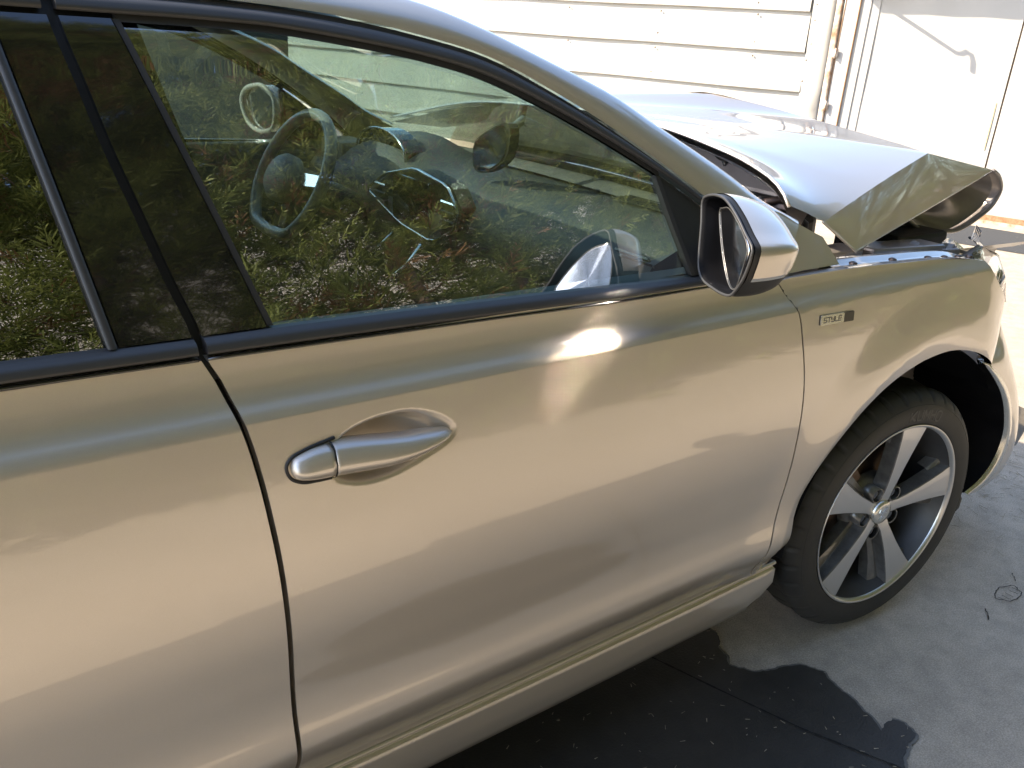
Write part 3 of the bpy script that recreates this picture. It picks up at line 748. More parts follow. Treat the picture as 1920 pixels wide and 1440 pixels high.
# ---- door handle
mb = MB(); rings = []
HP = [(-1.4825, .830, .004, .010), (-1.479, .830, .012, .016), (-1.470, .830, .016, .020), (-1.455, .8305, .0195, .022), (-1.4335, .831, .021, .024)]
HP2 = [(-1.4315, .831, .021, .024), (-1.41, .8305, .0215, .026), (-1.385, .829, .0210, .0265), (-1.36, .8275, .0195, .0265), (-1.33, .8270, .0165, .0255), (-1.30, .828, .0125, .022), (-1.28, .829, .0085, .017), (-1.268, .830, .005, .011), (-1.262, .8305, .0015, .005)]
def hring(x, zc, hh, pr, n=20):
    out = []
    for k in range(n):
        a = 2*math.pi*k/n; c, s_ = math.cos(a), math.sin(a)
        yy = pr*(abs(c)**.8)*(1 if c > 0 else -.35)
        zz = hh*(abs(s_)**.75)*(1 if s_ > 0 else -1)
        # ridge along the top third so that the upper face looks at the sky
        base = .8775+Sx(x)+(.83-zc)
        out.append(Vector((x, -(base+yy-.004*(s_ > .3)), zc+zz)))
    return out
h1 = smooth_poly(HP, 12); h2 = smooth_poly(HP2, 40)
mb.loft([hring(*p) for p in h2], cap0=True, cap1=True); mb.build('door_handle', M['paint'], FD)
mb = MB(); mb.loft([hring(*p) for p in h1], cap0=True, cap1=True); mb.build('handle_cap', M['paint'], FD)
mb = MB(); P = smooth_poly([(x, -(S(x, z)+.0006), z) for x, z in [(-1.425, .856), (-1.44, .8535), (-1.465, .848), (-1.482, .841), (-1.4868, .834), (-1.4868, .827), (-1.483, .818), (-1.47, .8095), (-1.45, .807), (-1.432, .8065)]], 50)
mb.tube(P, .0022, 6)
mb.loft([hring(-1.4337, .831, .0235, .0237), hring(-1.4313, .831, .0235, .0237)]); mb.build('handle_gasket', M['black_plastic'], FD)

# ---- STYLE badge on the wing
def onS(x, z, off): return Vector((x, -(S(x, z)+off), z))
def badge_xz(u, v):  # u 0..1 along, v 0..1 up
    x = -.463+.106*u; return x, .8585+.0185*v-.0045*u
def bplate(name, u0, u1, off, mat, r=.10):
    mb = MB(); n = 14; top = []; bot = []
    pts = [(u0, 0), (u1, 0), (u1, 1), (u0, 1)]
    poly = []
    for (u, v), (du, dv) in zip(pts, ((1, 1), (-1, 1), (-1, -1), (1, -1))):
        for k in range(5):
            a = math.pi/2*k/4
            cu, cv = u+du*.017, v+dv*.10
            order = {(1, 1): math.pi, (-1, 1): 1.5*math.pi, (-1, -1): 0, (1, -1): .5*math.pi}[(du, dv)]
            poly.append((cu+.017*math.cos(order+a), cv+.10*math.sin(order+a)))
    V = [onS(*badge_xz(u, v), off) for u, v in poly]; mb.prism(V, Vector((0, .006, 0)))
    return mb.build(name, mat, WG)
bplate('badge', 0, .69, .0030, M['badge_silver']); bplate('badge_end', .695, 1.0, .0028, M['badge_dark'])
bplate('badge_base', -.018, 1.012, .0012, M['badge_dark'])
STROKES = {'S': [[(1, 1), (.1, 1), (0, .9), (0, .52), (.9, .5), (1, .4), (1, .08), (.9, 0), (0, 0)]], 'T': [[(0, 1), (1, 1)], [(.5, 1), (.5, 0)]],
           'Y': [[(0, 1), (0, .6), (.1, .5), (1, .5)], [(1, 1), (1, .1), (.9, 0), (.05, 0)]], 'L': [[(0, 1), (0, .1), (.1, 0), (1, 0)]],
           'E': [[(1, 1), (.1, 1), (0, .9), (0, .1), (.1, 0), (1, 0)], [(0, .5), (.9, .5)]],
           'K': [[(0, 0), (0, 1)], [(1, 1), (.05, .5), (1, 0)]], 'U': [[(0, 1), (0, .1), (.12, 0), (.88, 0), (1, .1), (1, 1)]],
           'M': [[(0, 0), (0, 1), (.5, .35), (1, 1), (1, 0)]], 'H': [[(0, 0), (0, 1)], [(1, 0), (1, 1)], [(0, .5), (1, .5)]],
           'O': [[(.12, 0), (.88, 0), (1, .12), (1, .88), (.88, 1), (.12, 1), (0, .88), (0, .12), (.12, 0)]]}
mb = MB()
for i, ch in enumerate('STYLE'):
    for st_ in STROKES[ch]:
        P = [onS(*badge_xz(.085+.110*i+.082*a, .27+.46*b), .0033) for a, b in st_]
        for p, q in zip(P, P[1:]):
            d = (q-p).normalized(); s_ = d.cross(Vector((0, 1, 0))).normalized()*.00085
            e = d*.0008; mb.prism([p-s_-e, q-s_+e, q+s_+e, p+s_-e], (0, .002, 0))
mb.build('badge_lettering', M['badge_dark'], WG)

# ---- front wheels
def make_wheel(sg, steer, cx=0.0, parent=car, full=True):
    wn_ = Vector((-math.sin(steer), sg*math.cos(steer), 0)); ax = Vector((math.cos(steer), sg*math.sin(steer), 0))
    if sg < 0: ax = Vector((math.cos(steer), -math.sin(steer), 0))
    ctr = Vector((cx, sg*.77, .317)); zz = Vector((0, 0, 1))
    def P(r, a, o): return ctr+wn_*o+(ax*math.cos(a)+zz*math.sin(a))*r
    wh = empty('wheel', ctr, '', ''); del wh['label']; del wh['category']
    wh.parent = parent; wh.matrix_parent_inverse = Matrix.Translation(-parent.location)
    wh.location = ctr
    def fin(mb, name, mat):
        o = mb.build(name, mat); o.parent = wh; o.matrix_parent_inverse = Matrix.Translation(-ctr); return o
    # tyre: carcass with shoulder blocks
    n = 336; prof = [(-.095, .222), (-.104, .236), (-.113, .262), (-.110, .290), (-.098, .306), (-.070, .3145), (-.04, .3165), (0, .317), (.04, .3165), (.062, .3145), (.078, .3085), (.089, .2995), (.0965, .289), (.1005, .277), (.1015, .263), (.1005, .250), (.099, .2415), (.0975, .238), (.094, .235), (.09, .228)]
    rings = []
    for k in range(n):
        a = 2*math.pi*k/n; ring = []
        for o_, r_ in prof:
            g = 0
            if r_ > .295 and abs(o_) > .06: g = .006 if (k % 9) == 0 else 0
            elif r_ > .313: g = .006 if (k % 13) in (0,) else 0
            if abs(abs(o_)-.04) < .001: g = .007
            ring.append(P(r_-g, a, o_))
        rings.append(ring)
    rings.append(rings[0])
    mb = MB(); mb.loft(rings, closed=False); 
    for rr_, o_ in ((.2845, .0975), (.2445, .0985)):
        mb.tube([P(rr_, 2*math.pi*k/72, o_) for k in range(72)], .0014, 5, True)
    ty = fin(mb, 'tyre', M['tyre'])
    # rim barrel and lip
    mb = MB(); mb.lathe([(.092, .2285), (.0965, .2355), (.0985, .2365), (.0995, .2345), (.097, .2295), (.090, .2265)], ctr, wn_, 96); fin(mb, 'rim_lip', M['alu'])
    mb = MB(); mb.lathe([(.090, .2265), (.080, .222), (.06, .214), (.03, .206), (-.05, .200), (-.09, .21)], ctr, wn_, 96); fin(mb, 'rim', M['barrel'])
    if not full: return wh
    # brake disc, caliper, back
    mb = MB(); mb.lathe([(.012, .06), (.012, .142), (-.012, .142)], ctr, wn_, 64); mb.lathe([(.012, .06), (.03, .072), (.03, .02)], ctr, wn_, 48); fin(mb, 'brake_disc', M['steel'])
    mb = MB(); pts = [P(r_, a, -.02) for r_, a in [(.10, R(120)), (.165, R(125)), (.17, R(150)), (.165, R(172)), (.10, R(175))]]; mb.prism(pts, wn_*.055); fin(mb, 'brake_caliper', M['steel'])
    mb = MB(); mb.lathe([(-.03, .02), (-.035, .19), (-.06, .205)], ctr, wn_, 48); fin(mb, 'brake_shield', M['black_plastic'])
    # spokes: polished face plate with grey flanks and a grey lower wing on one side
    A0 = R(82)
    hw = [(.030, .016), (.055, .0135), (.085, .0165), (.12, .0205), (.16, .0275), (.195, .0350), (.2265, .0430)]
    dep = {.030: .074, .055: .078, .085: .0815, .12: .0845, .16: .0875, .195: .0900, .2265: .0915}
    for k in range(5):
        a0 = A0+k*2*math.pi/5; e1 = ax*math.cos(a0)+zz*math.sin(a0); e2 = ax*(-math.sin(a0))+zz*math.cos(a0)
        mb = MB(); rows = []; flank = []
        for r_, h in hw:
            skew = .006*(r_/.2265)
            c = ctr+e1*r_+e2*skew+wn_*dep[r_]
            rows.append([c-e2*h, c-e2*h*.5+wn_*.0006, c+e2*h*.5+wn_*.0006, c+e2*h])
            flank.append(([c-e2*h, c-e2*(h+.002)-wn_*.002, c-e2*(h+.006)-wn_*.034], [c+e2*h, c+e2*(h+.002)-wn_*.002, c+e2*(h+.006)-wn_*.034]))
        mb.loft(rows, closed=False, smooth=False); sp = fin(mb, 'spoke', M['alu'])
        mb = MB()
        mb.loft([f[0] for f in flank], closed=False, smooth=False); mb.loft([f[1] for f in flank], closed=False, smooth=False)
        # lower wing (grey twin blade) on the clockwise side, joining the barrel
        wr = []
        for r_, h, wd, d0 in ((.060, .014, .010, .050), (.10, .018, .016, .056), (.15, .025, .022, .062), (.19, .033, .030, .066), (.222, .040, .036, .070)):
            c = ctr+e1*r_+e2*.006*(r_/.2265)
            wr.append([c-e2*(h+.004)+wn_*(d0-.002), c-e2*(h+.006+wd*.25)+wn_*d0, c-e2*(h+.006+wd)+wn_*(d0-.004), c-e2*(h+.010+wd)+wn_*(d0-.028)])
        mb.loft(wr, closed=False, smooth=False)
        wr = []
        for r_, h, wd, d0 in ((.175, .032, .004, .064), (.20, .037, .012, .069), (.222, .042, .030, .073)):
            c = ctr+e1*r_+e2*.006*(r_/.2265)
            wr.append([c+e2*(h+.002)+wn_*(d0-.002), c+e2*(h+.003+wd*.3)+wn_*d0, c+e2*(h+.004+wd)+wn_*(d0-.006), c+e2*(h+.008+wd)+wn_*(d0-.03)])
        mb.loft(wr, closed=False, smooth=False)
        f_ = fin(mb, 'spoke_flank', M['rimgrey'])
        # bolt in its pocket
        ab = R(46)+k*2*math.pi/5; cb = P(.0555, ab, .045)
        mb = MB(); mb.lathe([(.0, .0125), (.022, .0125), (.024, .0105), (.024, .0)], cb, wn_, 6, smooth=False); fin(mb, 'wheel_bolt', M['black_gloss'])
        mb = MB(); mb.lathe([(.030, .0165), (.031, .019), (-.01, .019)], cb, wn_, 20); fin(mb, 'bolt_pocket', M['rimgrey'])
    mb = MB(); mb.lathe([(.02, .085), (.042, .078), (.052, .060), (.066, .034)], ctr, wn_, 40); fin(mb, 'wheel_hub', M['rimgrey'])
    mb = MB(); mb.lathe([(.066, .0325), (.078, .031), (.0815, .028), (.0825, .020), (.083, .0005)], ctr, wn_, 40); fin(mb, 'hub_cap', M['badge_silver'])
    # rampant emblem in low relief
    mb = MB()
    for poly in ([(-.010, -.004), (-.002, .004), (.004, .012), (.010, .016), (.012, .011), (.006, .006), (.002, -.002), (-.004, -.008)],
                 [(-.004, -.008), (.002, -.004), (.008, -.010), (.006, -.018), (.003, -.016), (.004, -.011), (-.002, -.013), (-.008, -.018), (-.010, -.015)],
                 [(-.002, .004), (-.010, .009), (-.013, .006), (-.009, .004), (-.004, .000)], [(.003, .005), (.013, .002), (.013, -.001), (.004, .001)],
                 [(-.010, -.004), (-.016, .004), (-.013, .013), (-.011, .012), (-.013, .004), (-.008, -.001)]):
        mb.prism([ctr+ax*a+zz*b+wn_*.0828 for a, b in poly], wn_*.0012)
    fin(mb, 'hub_emblem', M['chrome'])
    # tyre name in raised letters
    mb = MB(); word = 'KUMHO'
    for i, ch in enumerate(word):
        for st_ in STROKES[ch]:
            pts = []
            for a, b in st_:
                an = R(94)-(i*.092+a*.066); pts.append(P(.250+.024*b, an, .1008-.0012*abs(b-.45)))
            for p, q in zip(pts, pts[1:]):
                d = (q-p); d.normalize(); s_ = d.cross(wn_).normalized()*.0021; mb.prism([p-s_-wn_*.002, q-s_-wn_*.002, q+s_-wn_*.002, p+s_-wn_*.002], wn_*.0034)
    fin(mb, 'tyre_lettering', pmat('tyre_letter_rubber', (.055, .052, .047), .5))
    return wh
w1 = make_wheel(-1, R(5.7)); w1['label'] = 'right front wheel with five polished spokes'
w2 = make_wheel(1, R(5.7), full=False); w2['label'] = 'left front wheel on the far side'

# ---- door mirror
RIM = [(-.837, -.882, 1.107), (-.840, -.890, 1.116), (-.849, -.911, 1.1225), (-.858, -.933, 1.1245), (-.867, -.954, 1.121), (-.881, -.986, 1.107), (-.893, -1.013, 1.091), (-.903, -1.035, 1.079), (-.904, -1.037, 1.068), (-.903, -1.034, 1.052), (-.901, -1.027, 1.032), (-.896, -1.013, 1.011), (-.892, -1.003, 1.003), (-.884, -.985, .999), (-.873, -.959, .998), (-.858, -.923, 1.001), (-.850, -.905, 1.014), (-.846, -.898, 1.036), (-.841, -.890, 1.076)]
def closed_smooth(P, n):
    P = [Vector(p) for p in P]; N = len(P); L = [0.]
    for i in range(N): L.append(L[-1]+(P[(i+1) % N]-P[i]).length)
    out = []
    for j in range(n):
        t = L[-1]*j/n; i = 0
        while L[i+1] < t: i += 1
        f = (t-L[i])/(L[i+1]-L[i]); a, b, c, d = P[i-1], P[i], P[(i+1) % N], P[(i+2) % N]
        out.append(.5*((2*b)+(c-a)*f+(2*a-5*b+4*c-d)*f*f+(3*b-a-3*c+d)*f**3))
    return out
NM = 64
RIMS = closed_smooth(RIM, NM); rc = sum(RIMS, Vector())/NM
mn = Vector((-.92, .39, .03)).normalized()           # the opening looks back and inwards
def mring(scale, d, push=Vector((0, 0, 0)), zc=0.):
    c = rc+push
    return [c-mn*d+(p-rc)*scale for p in RIMS]
tipdir = Vector((.085, -.018, .0))
mir = MB()
# inner bowl and bezel
mir.loft([mring(1.0, .000), mring(.985, -.004), mring(.955, -.004), mring(.93, .002), mring(.91, .025), mring(.80, .048), mring(.3, .052)])
dm = mir.build('door_mirror', M['bowl'], car); dm['label'] = 'right door mirror with its inner bowl'
# shell: rings from the rim forward to the blunt nose
prof = [(1.0, 0), (1.02, .06), (1.028, .14), (1.03, .25), (1.02, .38), (.985, .55), (.92, .72), (.80, .87), (.60, .96), (.35, .995), (.05, 1.0)]
shell = []
for s_, t in prof:
    ring = []
    for p in RIMS:
        q = p-rc; zrel = q.z
        c = rc+Vector((.090, -.012, -.002))*t*1.15
        k = s_
        ring.append(c+Vector((q.x*k, q.y*k, q.z*(k if q.z < 0 else k*(1-.22*t)))))
    shell.append(ring)
# split the shell in a silver upper cap, a clear repeater strip and a black lower half
def split_shell(name, test, mat, off=0.):
    V = [p for r_ in shell for p in r_]; F = []
    n = NM
    for i in range(len(shell)-1):
        for k in range(n):
            q = [i*n+k, i*n+(k+1) % n, (i+1)*n+(k+1) % n, (i+1)*n+k]
            c = sum((V[a] for a in q), Vector())/4
            if test(c, i): F.append(q)
    cc = rc+Vector((.03, 0, 0))
    used = sorted({a for f in F for a in f}); mp = {a: i for i, a in enumerate(used)}
    VV = [V[a]+(V[a]-cc).normalized()*off for a in used]
    return link(name, mesh(name, VV, [[mp[a] for a in f] for f in F]), mat, dm)
zsplit = lambda c: c.z-(1.034-.02*(c.x+.85))
# refine rings so that the seams stay straight
fine = []
pr2 = smooth_poly([(a, b) for a, b in prof], 40)
shell = []
for s_, t in pr2:
    ring = []
    for p in RIMS:
        q = p-rc; c = rc+Vector((.090, -.012, -.002))*t*1.15
        zz_ = q.z*(s_ if q.z < 0 else s_*(1-.16*t))
        ring.append(c+Vector((q.x*s_, q.y*s_, zz_)))
    shell.append(ring)
# slide ring vertices onto the seam heights
SEAM = [1.0355, 1.0295]
for ring in shell:
    for zt in SEAM:
        for k in range(NM):
            a, b = ring[k], ring[(k+1) % NM]
            if (a.z-zt)*(b.z-zt) < 0:
                c = a if abs(a.z-zt) < abs(b.z-zt) else b
                c.z = zt
split_shell('mirror_cap', lambda c, i: c.z > SEAM[0]-.0008 and i >= 2, M['paint'], .0015)
split_shell('mirror_repeater', lambda c, i: SEAM[1]-.0008 < c.z <= SEAM[0]-.0008 and i >= 2 and c.y < -.93, M['badge_silver'], .0005)
split_shell('mirror_shell', lambda c, i: i < 2 or c.z <= SEAM[1]-.0008 or (c.z <= SEAM[0]-.0008 and c.y >= -.93), M['black_plastic'], 0)
mb = MB(); mb.tube([p+Vector((-.001, 0, 0)) for p in mring(.992, -.003)], .0022, 6, True); mb.build('mirror_bezel', M['black_sat'], dm)
# glass, aimed inwards at the driver
gn = Vector((-.85, .52, -.075)).normalized(); gu = Vector((0, 0, 1)); gs = gu.cross(gn).normalized(); gu = gn.cross(gs)
gc = rc-mn*.008+Vector((.004, .004, 0))
GP = closed_smooth([(-.826, -.904, 1.095), (-.833, -.915, 1.103), (-.847, -.937, 1.108), (-.864, -.965, 1.101), (-.879, -.992, 1.089), (-.891, -1.014, 1.075), (-.892, -1.016, 1.062), (-.884, -1.007, 1.040), (-.876, -.997, 1.016), (-.868, -.986, 1.005), (-.861, -.974, 1.003), (-.848, -.952, 1.015), (-.835, -.925, 1.050)], 48)
gc = sum(GP, Vector())/48
mb = MB(); gcc = sum(GP, Vector())/len(GP); rings = []
for k in (1.0, .96, .85, .7, .55, .4, .25, .1, .01):
    rings.append([gcc+(p-gcc)*k-gn*((p-gcc).length*k)**2/(2*30.0) for p in GP])
mb.loft([[p-gn*.004 for p in rings[0]]]+rings)
MG = mb.build('mirror_glass', M['mirror'], dm)
mb = MB(); mb.tube([p+gn*.0006 for p in GP], .0009, 6, True); mb.build('mirror_glass_rim', M['rimgrey'], dm)
# stalk to the sail panel
mb = MB(); mb.loft([[Vector((-.71+dx*1.0, -.80, 1.0+dz*.9)) for dx, dz in ((-.03, -.022), (.045, -.022), (.055, .0), (.045, .022), (-.03, .022))], [Vector((-.775+dx, -.925, 1.03+dz)) for dx, dz in ((-.03, -.02), (.04, -.02), (.05, .0), (.04, .02), (-.03, .02))]], cap0=True, cap1=True, smooth=False)
mb.build('mirror_stalk', M['black_plastic'], dm)

# ---- bonnet, popped up and buckled
ridge = [(.121, -.68, 1.126), (.176, -.58, 1.131), (.220, -.48, 1.136), (.249, -.35, 1.146), (.270, -.21, 1.159), (.198, -.08, 1.182), (.135, .02, 1.197), (.099, .15, 1.173), (.064, .28, 1.15), (-.05, .5, 1.11), (-.2, .76, 1.05)]
rear = [(-.463, -.76, 1.057), (-.457, -.735, 1.081), (-.453, -.70, 1.100), (-.452, -.665, 1.112), (-.448, -.62, 1.123), (-.453, -.54, 1.139), (-.459, -.47, 1.151), (-.475, -.40, 1.162), (-.475, -.30, 1.168), (-.465, 0, 1.16), (-.455, .3, 1.14), (-.46, .76, 1.05)]
sideL = [(-.463, -.76, 1.057), (-.376, -.78, 1.025)]
Kp = Vector((-.376, -.780, 1.025)); Cp = Vector((.121, -.68, 1.126))
front = [Kp.lerp(Cp, i/6)+Vector((0, 0, .004*math.sin(math.pi*i/6))) for i in range(7)]+[Vector(p) for p in ridge[1:]]
nu_ = 60; A1 = smooth_poly(rear, nu_)
f1 = resF = None
def res3(P, n):
    P = [Vector(p) for p in P]; L = [0.]
    for i in range(1, len(P)): L.append(L[-1]+(P[i]-P[i-1]).length)
    out = []
    for j in range(n):
        t = L[-1]*j/(n-1); i = 0
        while i < len(P)-2 and L[i+1] < t: i += 1
        f = (t-L[i])/max(1e-9, L[i+1]-L[i]); out.append(P[i].lerp(P[i+1], f))
    return out
F1 = res3(front[:7], 34)[:-1]+res3(front[6:], nu_-33)
rows = []
for j in range(25):
    t = j/24
    rows.append([a.lerp(b, t)+Vector((0, 0, .010*math.sin(math.pi*t)*min(1, i/25)))+Vector((0, 0, .0007*math.sin(i*.25+t*4)*math.sin(t*3+i*.1)*math.sin(math.pi*t))) for i, (a, b) in enumerate(zip(A1, F1))])
mb = MB(); mb.loft(rows, closed=False)
bon = mb.build('bonnet', M['paint'], car); bon['label'] = 'buckled bonnet popped up and creased'
# folded front corner below the crease
Tp = Vector((-.255, -.785, .959)); Fp = Vector((.618, -.60, 1.059))
edge_ = [Kp.lerp(Tp, i/9) for i in range(10)]+[Tp.lerp(Fp, i/30) for i in range(1, 31)]
crease = [Kp.lerp(Cp, i/26)+Vector((0, 0, .004*math.sin(math.pi*i/26))) for i in range(27)]+[Cp.lerp(Fp, i/13) for i in range(1, 14)]
rows = []
for j in range(15):
    t = j/14; row = []
    for i in range(40):
        a, b = crease[i], edge_[i]; p = a.lerp(b, t)
        p += Vector((0, -.003, .002))*math.sin(math.pi*t)*math.sin(math.pi*i/39)
        row.append(p)
    rows.append(row)
mb = MB(); mb.loft(rows, closed=False); mb.build('bonnet_corner', M['paint'], bon)
# rolled white-lit rim of the rear edge and the thin side edge
mb = MB(); mb.tube([p+Vector((0, 0, -.003)) for p in A1], .0035, 6); mb.build('bonnet_rear_edge', M['paint'], bon)
mb = MB(); mb.tube([p+Vector((.001, .002, -.001)) for p in edge_[::3]+[edge_[-1]]], .0028, 6); mb.build('bonnet_side_edge', M['paint'], bon)
# beyond the ridge the skin falls away to the crushed front
rows = [[Vector(p) for p in smooth_poly(ridge, 30)], [Vector(p)+Vector((.05, .10, -.04)) for p in smooth_poly(ridge, 30)], [Vector(p)+Vector((.08, .25, -.20)) for p in smooth_poly(ridge, 30)]]
mb = MB(); mb.loft(rows, closed=False); mb.loft([[Cp.lerp(Fp, i/12)+Vector((0, 0, -.001)) for i in range(13)], [Cp.lerp(Fp, i/12)+Vector((.02, .10, -.03)) for i in range(13)]], closed=False); mb.build('bonnet_front', M['paint'], bon)
# inner frame with its U-shaped nose
NOSE = [(.618, -.60, 1.059), (.655, -.60, 1.045), (.682, -.598, 1.027), (.715, -.59, .998), (.715, -.58, .959), (.666, -.57, .920), (.593, -.56, .890), (.517, -.555, .891), (.442, -.55, .896), (.353, -.54, .931)]
nz_ = smooth_poly(NOSE, 40)
mb = MB(); mb.loft([[p for p in nz_], [p+Vector((.004, .018, .002)) for p in nz_], [p+Vector((.0, .05, .0)) for p in nz_], [p+Vector((-.01, .30, -.02)) for p in nz_]], closed=False); mb.tube(nz_, .005, 8)
mb.build('bonnet_nose', M['inner'], bon)
inn = [Tp.lerp(Fp, t)+Vector((.0, .03, -.012)) for t in [.30+.70*i/29 for i in range(30)]]
low = smooth_poly([NOSE[i] for i in (9, 8, 7, 6, 5, 4, 3, 2, 1, 0)], 30)
rows = []
for j in range(9):
    t = j/8
    rows.append([a.lerp(b+Vector((-.012, .02, .0)), t)+Vector((0, .065, 0))*math.sin(math.pi*t)+Vector((0, .02*math.sin(i*.6), 0))*math.sin(math.pi*t) for i, (a, b) in enumerate(zip(inn, low))])
mb = MB(); mb.loft(rows, closed=False); mb.build('bonnet_inner_frame', M['inner'], bon)
# underside of the bonnet
off = [[p+Vector((.004, .006+.05*t_, -.016-.03*t_)) for p in r_] for t_, r_ in [(t, [a.lerp(b, t) for a, b in zip(A1, F1)]) for t in (0.01, .1, .3, .5, .7, .85)]]
mb = MB(); mb.loft(off, closed=False); mb.build('bonnet_lining', M['inner'], bon)

# ---- windscreen, roof, tail
ptsR = []
def inner_rail(x, sg):  # just inside the cantrail
    z = interp(RT, x); return Vector((x, sg*(G(x, z)-.035), z-.012))
xs_ = [-1.24+(1.24-.46)*i/24 for i in range(25)]
rows = []
for x in xs_:
    a, b = inner_rail(x, -1), inner_rail(x, 1); t_ = (x+1.24)/.78
    fwd = .14*t_**1.2; hgt = (.085*(1-t_)+.0*t_)
    rows.append([a.lerp(b, k/20)+Vector((fwd*math.sin(math.pi*k/20), 0, hgt*math.sin(math.pi*k/20)*.55)) for k in range(21)])
mb = MB(); mb.loft(rows, closed=False); mb.build('windscreen', M['windscreen'], car)
rows = []
for x in [-3.0+(3.0-1.24)*i/24 for i in range(25)]:
    a, b = inner_rail(max(x, -2.44), -1), inner_rail(max(x, -2.44), 1); a.x = b.x = x
    if x < -2.44: a.z -= .05*(x+2.44)**2*4; b.z = a.z
    rows.append([a.lerp(b, k/20)+Vector((.0, 0, .047*math.sin(math.pi*k/20))) for k in range(21)])
mb = MB(); mb.loft(rows[::-1], closed=False); mb.build('roof', M['paint'], car)
mb = MB(); mb.loft([[p+Vector((0, 0, -.03)) for p in r_] for r_ in rows], closed=False); mb.build('headlining', M['dashlight'], car)
tail = [[Vector((x, sg_*hw_, z)) for x, hw_, z in ((-2.44, .60, 1.33), (-2.9, .56, 1.28), (-3.25, .62, 1.0), (-3.40, .74, .80), (-3.42, .78, .45), (-3.3, .76, .25))] for sg_ in (-1, 1)]
mb = MB(); mb.loft([tail[0], [p.lerp(q, .5)+Vector((-.06, 0, .04)) for p, q in zip(*tail)], tail[1]], closed=False); mb.build('tailgate', M['paint'], car)
for sg_ in (-1, 1):
    mb = MB(); rows = []
    for x in (-2.40, -2.6, -2.9, -3.2, -3.4):
        q = (x+2.40)/-1.0
        rows.append([Vector((x, sg_*(S(-2.3, z)-.10*q*q), z)) for z in (.28, .45, .6, .75, .9, .965)]+[Vector((x+.05*0, sg_*(.80-.06*q-.20*(t)), .97+.33*t-.10*q*t*2)) for t in (.15, .5, .85, 1)])
    mb.loft(rows if sg_ > 0 else rows[::-1], closed=False); mb.build('rear_wing', M['paint'], car)
    w_ = make_wheel(sg_, 0, -2.62, car, False); w_['label'] = 'rear wheel on the ' + ('far' if sg_ > 0 else 'near') + ' side'
mb = MB(); mb.box((-1.55, 0, .22), (3.5, 1.50, .06)); mb.box((-.45, 0, .5), (.04, 1.3, .66)); mb.build('floor_pan', M['black_plastic'], car)

# ---- engine bay seen under the bonnet
mb = MB(); rows = []
for i in range(21):
    y = -.74+1.48*i/20; rows.append([Vector((x+.10*math.cos(y*1.9), y, z)) for x, z in ((-.56, .995), (-.50, 1.005), (-.455, .998), (-.445, .978), (-.40, .975), (-.385, .962), (-.38, .90))])
mb.loft(rows[::-1], closed=False); mb.build('cowl_panel', M['cowl'], car)
mb = MB(); rows = []
for x in [-.42+1.05*i/20 for i in range(21)]: rows.append([Vector((x, y, z)) for y, z in ((-.765, .925-.03*max(0, x)), (-.70, .905-.05*max(0, x)), (-.66, .86), (-.63, .74), (-.62, .4))])
mb.loft(rows, closed=False); mb.build('inner_wing', M['inner'], car)
mb = MB(); mb.box((.02, -.715, .918), (.30, .07, .035), Matrix.Rotation(R(3), 3, 'Y'), .006); mb.box((-.21, -.71, .93), (.12, .06, .03), None, .006); mb.build('wing_bracket', M['inner'], car)
mb = MB(); mb.box((.12, .05, .80), (.55, .62, .16), Matrix.Rotation(R(-4), 3, 'Y'), .03); mb.box((.10, .10, .89), (.40, .40, .05), None, .02); mb.build('engine_cover', M['black_plastic'], car)
mb = MB(); mb.lathe([(0, .13), (.06, .11), (.10, .07), (.12, .0)], (-.12, -.54, .82), (0, 0, 1), 32); mb.build('strut_tower', M['inner'], car)
mb = MB(); mb.lathe([(0, .03), (.02, .028), (.03, .012), (.05, .012), (.055, .022), (.07, .02), (.072, 0)], (-.12, -.54, .94), (0, 0, 1), 20); mb.build('strut_nut', M['black_plastic'], car)
mb = MB(); mb.tube([(-.33, -.66, .98), (-.32, -.50, 1.0), (-.30, -.3, 1.0), (-.28, 0, 1.0), (-.28, .4, .99)], .026, 12); mb.build('wiper_linkage_tube', M['black_gloss'], car)
mb = MB(); mb.tube([(-.25, -.60, .95), (-.22, -.56, 1.0), (-.16, -.52, 1.0), (-.13, -.48, .94)], .014, 8); mb.tube([(-.30, -.58, 1.02), (-.24, -.60, 1.03), (-.20, -.63, 1.0)], .009, 8); mb.box((-.24, -.585, .99), (.07, .05, .06), Matrix.Rotation(R(20), 3, 'Z'), .01); mb.build('hinge_bracket', M['steel'], car)
mb = MB(); mb.box((-.05, -.2, 1.035), (.03, .9, .10), Matrix.Rotation(R(25), 3, 'Y'), .01); mb.box((-.02, .1, .98), (.10, .9, .04), None, .01); mb.build('bulkhead_rail', M['inner'], car)
mb = MB(); mb.lathe([(0, .018), (.012, .018), (.02, .012), (.022, 0)], (-.075, -.26, 1.07), (-.9, -.1, .4), 16); mb.tube([(-.07, -.26, 1.06), (-.03, -.26, 1.0)], .008, 8); mb.build('bonnet_bump_stop', M['rubber'], car)
mb = MB(); mb.box((.33, -.52, .83), (.24, .18, .16), None, .012); mb.build('battery', M['black_plastic'], car)
mb = MB(); mb.tube([(.02, -.60, .90), (.14, -.55, .93), (.25, -.50, .915), (.32, -.46, .86)], .028, 12); mb.build('intake_hose', M['black_gloss'], car)
mb = MB()
rr = random.Random(4)
for i in range(10):
    x = rr.uniform(.10, .28); y = -.775+rr.uniform(0, .07)
    mb.box((x, y, .905+rr.uniform(.002, .022)-.08*max(0, x-.1)), (rr.uniform(.03, .09), rr.uniform(.010, .022), rr.uniform(.006, .016)), Matrix.Rotation(rr.uniform(-.5, .5), 3, 'Z') @ Matrix.Rotation(rr.uniform(-.35, .25), 3, 'Y'), .002)
mb.build('broken_bracket', M['cowl'], car)
